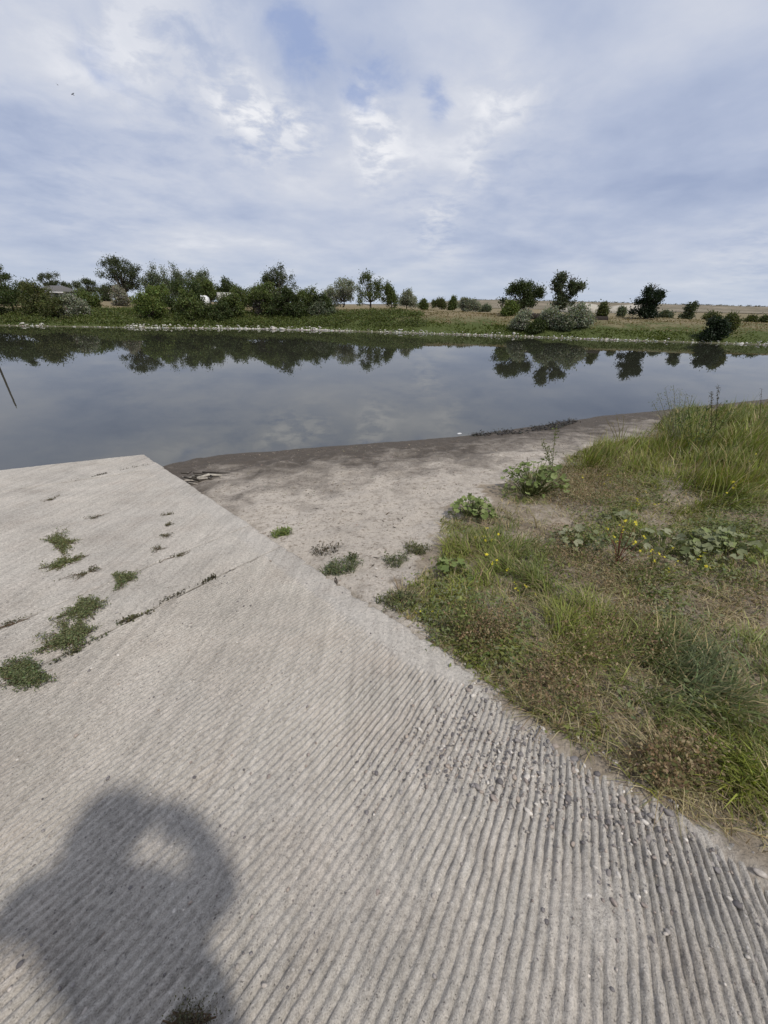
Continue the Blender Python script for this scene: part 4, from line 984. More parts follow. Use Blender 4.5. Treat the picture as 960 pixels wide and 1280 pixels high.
blades(acc, np.stack([gxx, gyy, gzz], 1)[ti], rg.uniform(.28, .62, n), rg.uniform(.005, .009, n), rg.uniform(0, 6.28, n), rg.uniform(.1, .6, n), C, rg)
o = obj('grass', acc.mesh('grass', M['grass']), kind='stuff'); o['label'] = 'green grass growing on the near bank beside the ramp'; o['category'] = 'grass'
NG = n
# --- dry grass and straw litter
kp = rg.random(len(x)) < np.clip(.24 + .36 * zd_ + .08 * zt_ + .08 * zg_ - .30 * zb_, .05, 1) * np.clip(.5 + 2.0 * fbm(x * 4 + 50, y * 4, 3), .05, 1.2)
sx, sy, sz, sd, st_ = cut(x, y, z, zd_, zt_); n = len(sx)
hgt = (0.05 + .045 * np.clip(sd, 0, 1) + .12 * np.clip(st_, 0, 1)) * rg.uniform(.5, 1.6, n)
C = np.array([(0.42, 0.35, 0.20), (0.30, 0.235, 0.13), (0.52, 0.45, 0.29), (0.20, 0.15, 0.09), (0.34, 0.31, 0.17), (0.20, 0.20, 0.08)])[rg.integers(0, 6, n)] * tint((1, 1, 1), n, rg, .25)
acc = Acc(); blades(acc, np.stack([sx, sy, sz - .002], 1), hgt, (0.0030 + .0007 * np.hypot(sx, sy)) * rg.uniform(.6, 1.3, n), rg.uniform(0, 6.28, n), rg.uniform(.5, 2.6, n), C, rg)
# litter lying flat
kp = rg.random(len(x)) < np.clip(.22 + .1 * zd_ + .05 * zb_, 0, .5) * np.clip(.4 + 2.4 * fbm(x * 3 + 20, y * 3, 3), .03, 1.2)
lx, ly, lz = cut(x, y, z); n = len(lx)
C = np.array([(0.36, 0.30, 0.19), (0.22, 0.165, 0.10), (0.12, 0.09, 0.06), (0.30, 0.26, 0.18)])[rg.integers(0, 4, n)] * tint((1, 1, 1), n, rg, .25)
leaves(acc, np.stack([lx, ly, lz + .006], 1), rg.uniform(.015, .06, n), C, .88, .09, .05, rg)
o = obj('dry_grass', acc.mesh('dry_grass', M['grass']), kind='stuff'); o['label'] = 'dry straw-coloured grass and litter on the near bank'; o['category'] = 'dry grass'
# --- brown seeding weeds in the dry zones
kp = rg.random(len(x)) < np.clip(.22 * (zd_ - .2) + .03 * (zt_ > .5) + .012, 0, .18)
wx, wy, wz = cut(x, y, z); n = len(wx)
P = np.repeat(np.stack([wx, wy, wz], 1), 7, axis=0); hh_ = np.repeat(rg.uniform(.05, .20, n), 7)
P = P + np.stack([rg.normal(0, .022, len(P)), rg.normal(0, .022, len(P)), hh_ * rg.uniform(.4, 1.05, len(P))], 1)
acc = Acc(); leaves(acc, P, rg.uniform(.008, .022, len(P)), np.array([(0.25, 0.175, 0.10), (0.33, 0.26, 0.16), (0.16, 0.11, 0.07), (0.15, 0.15, 0.06)])[rg.integers(0, 4, len(P))] * tint((1, 1, 1), len(P), rg, .25), .2, .6)
o = obj('seeding_weeds', acc.mesh('seeding_weeds', M['weed']), kind='stuff'); o['label'] = 'brown dried seeding weeds in patches among the grass'; o['category'] = 'weeds'
Z_COVER = [(775, 675, 110, 40, .9), (900, 690, 80, 45, .9), (575, 760, 40, 60, .8), (690, 600, 40, 30, .4), (650, 800, 60, 50, .45), (780, 610, 60, 30, .5), (930, 640, 60, 50, .5), (840, 780, 60, 40, .3), (700, 730, 60, 30, .4), (900, 560, 80, 50, .35)]
zc_ = zone(px, py, Z_COVER)
kp = rg.random(len(x)) < np.clip(.055 * zc_ + .006 - .03 * zb_, 0, .09) * np.clip(.5 + 3 * fbm(x * 2.6 + 80, y * 2.6, 3), 0, 1.5)
cx_, cy_, cz_ = cut(x, y, z); n = len(cx_)
hh_ = np.repeat(rg.uniform(.02, .11, n), 14); P = np.repeat(np.stack([cx_, cy_, cz_], 1), 14, axis=0)
P = P + np.stack([rg.normal(0, .045, len(P)), rg.normal(0, .045, len(P)), hh_ * rg.uniform(.2, 1.0, len(P))], 1)
kind_ = np.repeat(rg.integers(0, 4, n), 14)
acc = Acc(); leaves(acc, P, rg.uniform(.012, .036, len(P)), np.array([(0.16, 0.19, 0.085), (0.13, 0.165, 0.055), (0.20, 0.215, 0.12), (0.19, 0.21, 0.065)])[kind_] * tint((1, 1, 1), len(P), rg, .3), .45, .6, .2, rg)
o = obj('ground_cover', acc.mesh('ground_cover', M['weed']), kind='stuff'); o['label'] = 'low small-leaved grey green ground cover among the grass'; o['category'] = 'ground cover'
# --- bits lying on the open sand: twigs, crumbs, dark debris
n = 26000; x2 = rg.uniform(-4.2, 7, n); y2 = rg.uniform(1.0, 10, n); u2, v2 = ramp_uv(x2, y2); z2 = near_z(x2, y2)
zw = y2 < yw(x2) - .15
kp = (v2 < -.03) & zw & (rg.random(n) < np.clip(.35 + 2.2 * fbm(x2 * 1.3, y2 * 2.2, 3), .04, 1)); x2, y2, z2 = x2[kp], y2[kp], z2[kp]; n = len(x2)
acc = Acc(); leaves(acc, np.stack([x2, y2, z2 + .004], 1), rg.lognormal(math.log(.020), .55, n), np.array([(0.10, 0.08, 0.06), (0.06, 0.05, 0.04), (0.16, 0.13, 0.10), (0.24, 0.20, 0.16)])[rg.integers(0, 4, n)], .85, .28, .1, rg)
kq = rg.random(n) < .25
stones(acc, np.stack([x2 + .03, y2, z2], 1)[kq], rg.uniform(.004, .014, kq.sum()), tint((0.22, 0.19, 0.15), kq.sum(), rg, .5), rg)
o = obj('debris', acc.mesh('debris', M['wood']), kind='stuff'); o['label'] = 'crumbs, twigs and bark scraps strewn on the sand'; o['category'] = 'debris'

# --- mallow plants with separate round leaves
def mallow_leaf(seed, col):
    rng = np.random.default_rng(seed); n = 15; V = [(0, 0, 0)]
    for i in range(n):
        q = 0.35 + (2 * math.pi - 0.7) * i / (n - 1); rr = 1 + .10 * math.cos(q * 5 + seed) + rng.normal(0, .03)
        V.append((rr * math.cos(q - math.pi), rr * math.sin(q - math.pi), .18 * rr + .08 * math.cos(q * 5)))
    for i in range(n):
        q = 0.35 + (2 * math.pi - 0.7) * i / (n - 1); V.append((.55 * math.cos(q - math.pi), .55 * math.sin(q - math.pi), .06 + .05 * math.cos(q * 5)))
    T = [(0, n + 1 + i, n + 2 + i) for i in range(n - 1)]; Q = [(n + 1 + i, 1 + i, 2 + i, n + 2 + i) for i in range(n - 1)]
    a = Acc(); a.add(V, T, Q, col); return a.mesh('leaf', M['weed'], True)
def mallow(px, py, wpx, hpx, nleaf, cols, label, lsize, seed, flat_=.5):
    rng = np.random.default_rng(seed); B = on_near(px, py); pm = local_ppm(B); R_ = wpx / 2 / pm; Hh = hpx / pm
    r = thing('mallow_plant', label, 'weed', B, 'broad-leaved weeds on the near bank')
    ms = [mallow_leaf(seed + q, np.array(c)) for q, c in enumerate(cols)]
    st = Acc()
    for i in range(nleaf):
        a = rng.uniform(0, 6.28); f_ = math.sqrt(rng.random()); dome = math.sqrt(max(0, 1 - f_ * f_))
        p = np.array([R_ * f_ * math.cos(a), R_ * f_ * math.sin(a), Hh * (.15 + .85 * dome * rng.uniform(.45, 1.05))])
        gz = float(near_z(B[0] + p[0], B[1] + p[1])) - B[2]; p[2] += gz
        o = obj('leaf', ms[rng.integers(len(ms))], r); s_ = lsize * rng.uniform(.6, 1.25); o.location = p; o.scale = (s_, s_, s_)
        o.rotation_euler = (rng.normal(0, .45) + .35 * math.sin(a) * -f_, rng.normal(0, .45) + .35 * f_ * math.cos(a), rng.uniform(0, 6.28))
        b = np.array([p[0] * .25, p[1] * .25, gz * .5]); tube(st, [b, (b + p) / 2 + np.array([0, 0, Hh * .1]), p], [.004, .003, .002], 4, (0.10, 0.12, 0.04), False)
    obj('stem', st.mesh('stem', M['weed']), r)
gcol = [(0.175, 0.22, 0.080), (0.135, 0.18, 0.058), (0.21, 0.255, 0.105), (0.11, 0.15, 0.048)]
pcol = [(0.21, 0.23, 0.135), (0.17, 0.19, 0.10), (0.26, 0.27, 0.18), (0.135, 0.16, 0.07)]
mallow(664, 620, 82, 46, 120, gcol, 'largest leafy green mallow plant at the edge of the sand', .032, 11)
mallow(590, 645, 56, 26, 70, gcol, 'smaller green mallow plant left of the largest one on the sand edge', .030, 12)
mallow(566, 722, 46, 26, 40, gcol, 'green mallow plant among the grass nearest the ramp edge', .026, 13)
mallow(722, 678, 70, 18, 46, pcol, 'low pale dusty mallow plant left of the yellow flowers', .030, 14)
mallow(828, 688, 80, 20, 50, pcol, 'low pale dusty mallow plant right of the yellow flowers', .032, 15)
mallow(905, 690, 84, 30, 64, pcol[:2] + gcol[2:3], 'pale green mallow plant near the right edge above bare soil', .034, 16)
mallow(832, 772, 34, 12, 14, pcol, 'single small mallow rosette in the short dry grass', .030, 17)
mallow(775, 652, 40, 16, 24, pcol, 'small pale mallow plant behind the yellow flowers', .028, 18)

# --- yellow flowering plants
def flower_mesh():
    a = Acc(); V = [(0, 0, .2)]; n = 5; T = []
    for i in range(n):
        q = 2 * math.pi * i / n; V += [(.55 * math.cos(q - .45), .55 * math.sin(q - .45), .35), (1.05 * math.cos(q), 1.05 * math.sin(q), .42), (.55 * math.cos(q + .45), .55 * math.sin(q + .45), .35)]
        T += [(0, 1 + 3 * i, 2 + 3 * i), (0, 2 + 3 * i, 3 + 3 * i)]
    a.add(V, T, None, (0.72, 0.62, 0.05)); return a.mesh('flower', M['petal'])
FM = flower_mesh()
def flowers(px, py, pts, label, stemc, seed, fs=.011, leafy=30, lc=(0.09, 0.12, 0.04)):
    rng = np.random.default_rng(seed); B = on_near(px, py); pm = local_ppm(B)
    r = thing('flowering_weed', label, 'flowering weed', B, 'yellow-flowered weeds on the near bank')
    st = Acc(); lv = Acc(); LP = []
    for (fx, fy) in pts:
        dx = (fx - px) / pm; dy = rng.normal(0, .05); h_ = max(.05, (py - fy) / pm * .9)
        tip = np.array([dx, dy, h_]); md = np.array([dx * .35, dy * .4, h_ * .6]) + rng.normal(0, .01, 3)
        tube(st, [(rng.normal(0, .01), rng.normal(0, .01), -.01), md, tip], [.0035, .0028, .0015], 4, stemc, False)
        for q in range(3):
            o = obj('flower', FM, r); s_ = fs * rng.uniform(.8, 1.45); o.scale = (s_, s_, s_)
            o.location = tip + rng.normal(0, .012, 3) * (q > 0) + np.array([0, 0, .004]); o.rotation_euler = (rng.normal(0, .5), rng.normal(0, .5), rng.uniform(0, 6))
        for q in range(max(2, leafy // len(pts))):
            f_ = rng.random(); LP.append(np.array([0, 0, 0]) * (1 - f_) + (md * 2 * f_ if f_ < .5 else md + (tip - md) * (2 * f_ - 1)) + rng.normal(0, .015, 3))
    LP = np.array(LP); leaves(lv, LP, rng.uniform(.015, .04, len(LP)), tint(lc, len(LP), rng, .3), .2, .35)
    obj('stem', st.mesh('stem', M['weed']), r); obj('leaves', lv.mesh('leaves', M['weed']), r, kind='stuff')
flowers(600, 690, [(590, 664), (603, 668), (612, 672), (622, 668), (598, 660), (606, 655)], 'yellow-flowered weed just below the smaller green mallow', (0.12, 0.14, 0.05), 31, .010)
flowers(612, 722, [(606, 690), (620, 703), (612, 697), (630, 708)], 'yellow-flowered weed at the left tip of the bright grass tuft', (0.12, 0.14, 0.05), 32, .010)
flowers(655, 745, [(645, 737), (656, 732), (640, 722), (665, 735)], 'yellow-flowered weed in the grass above the straw patch', (0.12, 0.13, 0.05), 33, .008)
flowers(770, 705, [(762, 638), (768, 655), (772, 655), (757, 667), (768, 678), (780, 669), (787, 673), (790, 660), (800, 676), (802, 690), (775, 641), (745, 652)], 'tall reddish-stemmed weed with many yellow flowers', (0.17, 0.07, 0.05), 34, .010, 50)
flowers(815, 712, [(805, 690), (816, 696), (826, 705), (824, 692), (842, 699), (842, 686), (800, 676)], 'low yellow-flowered weed right of the tall reddish-stemmed one', (0.14, 0.12, 0.05), 35, .009)
flowers(876, 712, [(872, 700), (878, 697), (876, 703)], 'small tight yellow flower cluster below the pale mallow', (0.12, 0.13, 0.05), 36, .011)
flowers(925, 590, [(918, 578), (925, 575), (955, 558), (940, 566), (958, 562), (905, 585)], 'yellow flowers in the tall grass near the right edge', (0.12, 0.14, 0.05), 37, .014)
flowers(745, 610, [(728, 596), (750, 600), (757, 593), (765, 607)], 'yellow flowers in the brown weeds above the pale mallow', (0.14, 0.11, 0.05), 38, .012)
flowers(905, 625, [(898, 612), (915, 606), (905, 600), (925, 615)], 'yellow flowers at the foot of the tall grass near the right edge', (0.12, 0.13, 0.05), 40, .012)
flowers(800, 640, [(790, 622), (806, 616), (815, 628), (797, 632)], 'yellow flowers in the bright grass behind the tall reddish-stemmed weed', (0.12, 0.13, 0.05), 29, .011)
flowers(530, 775, [(520, 772), (524, 768), (540, 762)], 'tiny yellow flowers hugging the ramp edge', (0.12, 0.12, 0.05), 39, .007)

# --- tall stalks
def stalk(name, px, py, tops, label, col, seed, leafsz=.035, dens=60, spread=.02, seedhead=False, cat='weed'):
    rng = np.random.default_rng(seed); B = on_near(px, py); pm = local_ppm(B); r = thing(name, label, cat, B, 'tall weeds on the near bank')
    for (tx, ty) in tops:
        dx = (tx - px) / pm; lo, hi = .03, 2.5
        for _ in range(30):
            mz = (lo + hi) / 2
            if proj(np.array([[B[0] + dx, B[1], B[2] + mz]]))[1][0] > ty: lo = mz
            else: hi = mz
        # the true vertical leans in a wide view: find the foot offset that brings the tip to the pixel
        tip = np.array([dx, 0, lo])
        for _ in range(8):
            q = proj((B + tip)[None])[0][0]; tip[0] += (tx - q) / pm
        md = tip * .5 + np.array([rng.normal(0, .012), rng.normal(0, .012), .02])
        st = Acc(); tube(st, [(0, 0, -.02), md, tip], [.006, .0045, .002], 5, tuple(np.array(col) * .9), False)
        s_ = obj('stem', st.mesh('stem', M['weed']), r)
        f_ = rng.random(dens) ** .8; f_ = .15 + .85 * f_; LP = np.where(f_[:, None] < .5, md[None] * 2 * f_[:, None], md[None] + (tip - md)[None] * (2 * f_[:, None] - 1)) + rng.normal(0, spread, (dens, 3))
        lv = Acc(); leaves(lv, LP, rng.uniform(.5, 1.2, dens) * leafsz, tint(col, dens, rng, .3), 0, .4, .2, rng, np.array([[0, 0, .6]]))
        obj('seed_head' if seedhead else 'foliage', lv.mesh('foliage', M['weed']), s_, kind='stuff')
stalk('leafy_stalk', 690, 604, [(695, 534), (679, 549), (684, 558)], 'upright leafy stalks rising out of the largest mallow', (0.13, 0.155, 0.055), 41, .035, 80)
stalk('thin_stalk', 660, 600, [(659, 572)], 'single thin dark stalk on the sand side of the largest mallow', (0.11, 0.09, 0.06), 42, .015, 14, .008)
stalk('airy_weed', 845, 560, [(822, 492), (832, 486), (842, 482), (850, 488), (858, 492), (866, 494), (838, 500), (815, 502)], 'airy pale-tipped weed standing against the water', (0.20, 0.21, 0.14), 43, .026, 130, .034)
stalk('dock_stalk', 890, 560, [(898, 482), (889, 490)], 'pair of dark dock stalks standing against the water', (0.085, 0.075, 0.035), 44, .028, 170, .013, True)
stalk('dock_stalk', 948, 540, [(952, 486)], 'single dark dock stalk near the right frame edge', (0.10, 0.075, 0.045), 45, .020, 70, .012, True)
stalk('airy_weed', 775, 560, [(757, 522), (770, 516), (780, 520), (765, 528)], 'thin straw-coloured weed with yellow tips at the sand edge', (0.24, 0.21, 0.09), 46, .016, 26, .02)
stalk('airy_weed', 868, 575, [(845, 512), (860, 508), (872, 510), (884, 508), (905, 505), (915, 512)], 'tall green weed clump in front of the dock stalks', (0.10, 0.13, 0.045), 47, .05, 60, .03)
stalk('pale_grass_stalk', 575, 800, [(580, 745), (588, 752), (572, 758)], 'yellow green stalks leaning at the corner of the grass by the ramp', (0.19, 0.21, 0.075), 48, .03, 60, .02)
stalk('straw_stalk', 672, 660, [(662, 640), (668, 646)], 'pale bent straw stalk on the bare patch', (0.36, 0.31, 0.19), 49, .02, 8, .01)

# --- mats of weed growing on the concrete
def mat_weed(px, py, rx, ry, label, seed, col=(0.060, 0.082, 0.034), nst=26, leafn=26, lsz=.016, hgt_=.035):
    rng = np.random.default_rng(seed); B = on_ramp(px, py); pm = local_ppm(B)
    ax = on_ramp(px + rx, py - rx * .32) - B; ay = on_ramp(px - ry * .4, py - ry) - B; hgt_ = hgt_ * .5
    r = thing('mat_weed', label, 'weed', B, 'low weeds on the concrete ramp')
    st = Acc(); lv = Acc(); LP = []; dirs_ = rng.uniform(0, 6.28, 9); reach_ = rng.uniform(.55, 1.5, 13)
    for i in range(nst):
        a = rng.choice(dirs_) + rng.normal(0, .28); f_ = rng.uniform(.3, 1.0) * reach_[int(a * 2) % 13]; e = ax * math.cos(a) * f_ + ay * math.sin(a) * f_; kink = rng.normal(0, .015, 3)
        p0 = (ax * math.cos(a) + ay * math.sin(a)) * rng.uniform(0, .25); m_ = e * .55 + kink
        for q in (p0, m_, e): q[2] = -GX * q[0] - GY * q[1] + .004
        m_[2] += hgt_ * rng.uniform(.2, .9); e[2] += hgt_ * rng.uniform(0, .5)
        tube(st, [p0, m_, e], [.0025, .002, .001], 4, (0.13, 0.085, 0.055), False)
        t_ = rng.random(leafn)[:, None] ** 1.3; LP.append(np.where(t_ < .5, p0 + (m_ - p0) * 2 * t_, m_ + (e - m_) * (2 * t_ - 1)) + np.abs(rng.normal(0, .016, (leafn, 3)) * np.array([1, 1, .6])) * np.array([rng.choice([-1, 1]), rng.choice([-1, 1]), 1]))
    LP = np.concatenate(LP); leaves(lv, LP, rng.uniform(.5, 1.2, len(LP)) * lsz * .75, tint(col, len(LP), rng, .35), .35, .55)
    obj('stem', st.mesh('stem', M['weed']), r); obj('foliage', lv.mesh('foliage', M['weed']), r)
mat_weed(75, 680, 24, 13, 'upper left green weed mat on the ramp, farthest of the big ones', 51, (0.13, 0.14, 0.066), 60, 45, .022)
mat_weed(80, 705, 24, 9, 'thin green weed mat just below the farthest one on the ramp', 52, (0.13, 0.14, 0.066), 54, 39, .02)
mat_weed(155, 725, 18, 10, 'green weed tuft at the right end of the trailing runners', 53, (0.13, 0.145, 0.07), 54, 42, .02)
mat_weed(112, 716, 34, 7, 'dry brownish trailing runners between two ramp weed mats', 54, (0.085, 0.085, 0.045), 12, 26, .016)
mat_weed(105, 762, 28, 13, 'dense green weed mat, upper of the stacked pair on the ramp', 55, (0.125, 0.14, 0.068), 70, 60, .02, .05)
mat_weed(92, 796, 34, 20, 'dense green weed mat, lower and larger of the stacked pair', 56, (0.125, 0.14, 0.068), 86, 66, .02, .06)
mat_weed(38, 846, 34, 20, 'dense dark green weed mat at the left frame edge', 57, (0.108, 0.126, 0.06), 86, 66, .018, .06)
mat_weed(236, 1284, 40, 16, 'dark weed tuft at the very bottom of the ramp', 58, (0.085, 0.080, 0.045), 44, 22, .008, .022)
for i, (a_, b_, c_, d_, lb) in enumerate([(208, 644, 9, 3, 'tiny weed speck on the ramp, topmost in the right column of specks'), (211, 656, 5, 2, 'tiniest weed speck on the ramp, second down in the right column'),
        (208, 669, 9, 4, 'tiny weed on the ramp, third down in the right column of specks'), (198, 688, 9, 4, 'small weed on the ramp, fourth down in the right column of specks'),
        (220, 696, 26, 3, 'thin weed streak at the bottom of the right column of specks'), (115, 648, 17, 3, 'flat brown weed in the middle of the upper ramp'),
        (66, 624, 14, 3, 'flat brown weed high on the left of the ramp'), (20, 780, 24, 4, 'dry brown weed lying in the joint at the left frame edge')]):
    mat_weed(a_, b_, c_, d_, lb, 60 + i, (0.095, 0.092, 0.05), 10, 14, .016, .02)
# weeds rooted in the joint
def joint_weed(p0, p1, label, seed, n, col):
    rng = np.random.default_rng(seed); A_ = on_ramp(*p0); B_ = on_ramp(*p1); r = thing('joint_weed', label, 'weed', A_, 'low weeds on the concrete ramp')
    t_ = np.sort(np.clip(rng.choice(rng.random(7), n) + rng.normal(0, .07, n), 0, 1)); P = (B_ - A_)[None] * t_[:, None] + rng.normal(0, .012, (n, 3)) ; P[:, 2] = (B_ - A_)[2] * t_ + np.abs(rng.normal(0, .012, n)) + .003
    lv = Acc(); leaves(lv, P, rng.uniform(.010, .026, n), tint(col, n, rng, .4), .4, .5); obj('foliage', lv.mesh('foliage', M['weed']), r)
    st = Acc()
    for i in range(0, n, 12): tube(st, [P[i] - np.array([0, 0, .02]), P[i]], [.002, .001], 4, (0.10, 0.07, 0.05), False)
    obj('stem', st.mesh('stem', M['weed']), r)
joint_weed((140, 783), (190, 765), 'brown green weeds in the joint right of the stacked mats', 81, 170, (0.085, 0.08, 0.045))
joint_weed((195, 757), (268, 722), 'dark thin weed line at the right end of the long joint', 82, 150, (0.055, 0.05, 0.03))
joint_weed((70, 828), (140, 790), 'straggling weeds in the joint below the stacked mats', 83, 110, (0.08, 0.085, 0.045))
joint_weed((86, 603), (138, 591), 'dark weed line in the uppermost ramp joint', 84, 90, (0.05, 0.045, 0.03))
joint_weed((150, 588), (190, 580), 'broken dark weed line near the ramp corner', 85, 60, (0.05, 0.045, 0.03))
# plants at the foot of the ramp edge, on the sand
def edge_tuft(px, py, rpx, label, seed, col, n=260, h_=.10):
    rng = np.random.default_rng(seed); B = on_near(px, py); pm = local_ppm(B); R_ = rpx / pm
    r = thing('grass_tuft', label, 'grass tuft', B, 'small tufts on the sand')
    a = rng.uniform(0, 6.28, n); f_ = R_ * np.sqrt(rng.random(n)) * (.55 + .75 * vnoise(a * 1.6 + seed, a * 0 + seed)); xs_, ys_ = f_ * np.cos(a) * 1.1, f_ * np.sin(a) * .8
    P = np.stack([xs_, ys_, near_z(B[0] + xs_, B[1] + ys_) - B[2]], 1); ac = Acc()
    blades(ac, P, rng.uniform(.4, 1.2, n) * h_, rng.uniform(.004, .009, n), rng.uniform(0, 6.28, n), rng.uniform(.3, 1.4, n), tint(col, n, rng, .35), rng)
    b_ = obj('blades', ac.mesh('blades', M['grass']), r)
    ac = Acc(); leaves(ac, P + np.array([0, 0, .03]) + np.abs(rng.normal(0, .015, (n, 3))), rng.uniform(.012, .03, n), tint(col, n, rng, .35), .3, .5); obj('foliage', ac.mesh('foliage', M['weed']), r)
edge_tuft(352, 668, 11, 'bright small tuft peeping over the ramp edge', 91, (0.15, 0.19, 0.06), 200, .08)
edge_tuft(424, 712, 24, 'dark green tuft against the ramp edge on the sand', 92, (0.10, 0.118, 0.058), 260, .07)
edge_tuft(492, 703, 15, 'small lone green tuft on the open sand', 93, (0.12, 0.13, 0.07), 150, .05)
edge_tuft(520, 690, 16, 'sparse tuft on the sand right of the lone green one', 94, (0.12, 0.125, 0.065), 160, .08)
edge_tuft(440, 700, 7, 'tiny tuft between the dark tuft and the lone one', 95, (0.08, 0.09, 0.045), 80, .05)
edge_tuft(405, 690, 16, 'dark flat weed scrap beside the ramp edge', 96, (0.07, 0.06, 0.04), 120, .03)
edge_tuft(500, 752, 24, 'green tuft where the grass meets the ramp edge', 97, (0.11, 0.12, 0.055), 240, .08)

# --- driftwood by the ramp corner, weed ridge at the water, a white scrap
def driftwood():
    rng = np.random.default_rng(5); B = on_near(248, 600); r = thing('driftwood', 'tangle of dark and pale driftwood beside the ramp corner', 'driftwood', B); pm = local_ppm(B)
    for i in range(26):
        a = rng.normal(.25, .5); L_ = rng.uniform(.08, .34); c_ = np.array([rng.normal(0, .16), rng.normal(0, .08), rng.uniform(.01, .07)])
        d_ = np.array([math.cos(a), math.sin(a), rng.normal(0, .12)]) * L_ / 2; m_ = c_ + rng.normal(0, .015, 3); col = (0.045, 0.038, 0.03) if rng.random() < .7 else (0.30, 0.27, 0.23)
        ac = Acc(); rr = rng.uniform(.006, .018); tube(ac, [c_ - d_, m_, c_ + d_], [rr, rr * .9, rr * .5], 6, col); obj('stick', ac.mesh('stick', M['wood']), r)
    ac = Acc(); tube(ac, [(.0, -.02, .03), (.14, .06, .06), (.32, .10, .04)], [.03, .024, .01], 7, (0.34, 0.31, 0.26)); obj('stick', ac.mesh('stick', M['wood']), r)
driftwood()
def weed_ridge():
    rng = np.random.default_rng(9); ac = Acc(); n = 620; f_ = np.clip(rng.choice(rng.random(9), n) + rng.normal(0, .07, n), 0, 1); px_ = 592 + 125 * f_
    A_ = np.array([on_water(q, np.interp(q, [580, 680, 750], [546, 533, 522])) for q in px_]); A_[:, 1] -= rng.uniform(-.05, .5, n) * np.clip(np.sin(f_ * 3.1) + .2, .2, 1)
    A_[:, 2] = near_z(A_[:, 0], A_[:, 1]) + .01
    stones(ac, A_, rng.uniform(.008, .038, n), tint((0.032, 0.027, 0.022), n, rng, .4), rng, .6, ICO1, .3)
    leaves(ac, A_[rng.integers(0, n, 900)] + rng.normal(0, .06, (900, 3)) * np.array([1, 1, .25]) + np.array([0, 0, .02]), rng.uniform(.02, .09, 900), tint((0.035, 0.03, 0.022), 900, rng, .4), .6, .3, .2, rng)
    o = obj('mud_ridge', ac.mesh('mud_ridge', M['mud']), kind='stuff'); o['label'] = 'dark ridge of lumpy mud and rotten waterweed at the water edge'; o['category'] = 'mud'
weed_ridge()
B = on_water(574, 544.5); r = thing('plastic_bottle', 'small white plastic bottle lying at the edge of the water', 'bottle', (B[0], B[1], .03)); r.rotation_euler = (0, 0, .4); r.scale = (.6, .6, .6)
ac = Acc(); tube(ac, [(-.09, 0, .02), (-.085, 0, .02), (.04, 0, .02), (.065, 0, .02), (.075, 0, .02)], [.02, .032, .032, .014, .014], 12, (0.6, 0.6, 0.6)); obj('body', ac.mesh('body', M['plastic']), r)
ac = Acc(); tube(ac, [(.074, 0, .02), (.09, 0, .02)], [.016, .016], 10, (0.75, 0.75, 0.75)); obj('cap', ac.mesh('cap', M['plastic']), r)
# loose pale stones on the sand and soil
for i, (a_, b_, s_, lb) in enumerate([(950, 1092, .016, 'pale flat stone in the soil at the lower right frame edge'), (905, 1048, .008, 'small pale pebble in the soil above the lower right corner'), (470, 711, .012, 'small white pebble on the sand between the tufts')]):
    B = on_near(a_, b_); o = obj('loose_stone', pmesh[i + 3], label=lb, category='stone'); o.location = B + np.array([0, 0, s_ * .2]); o.scale = (s_ * 1.3, s_, s_)

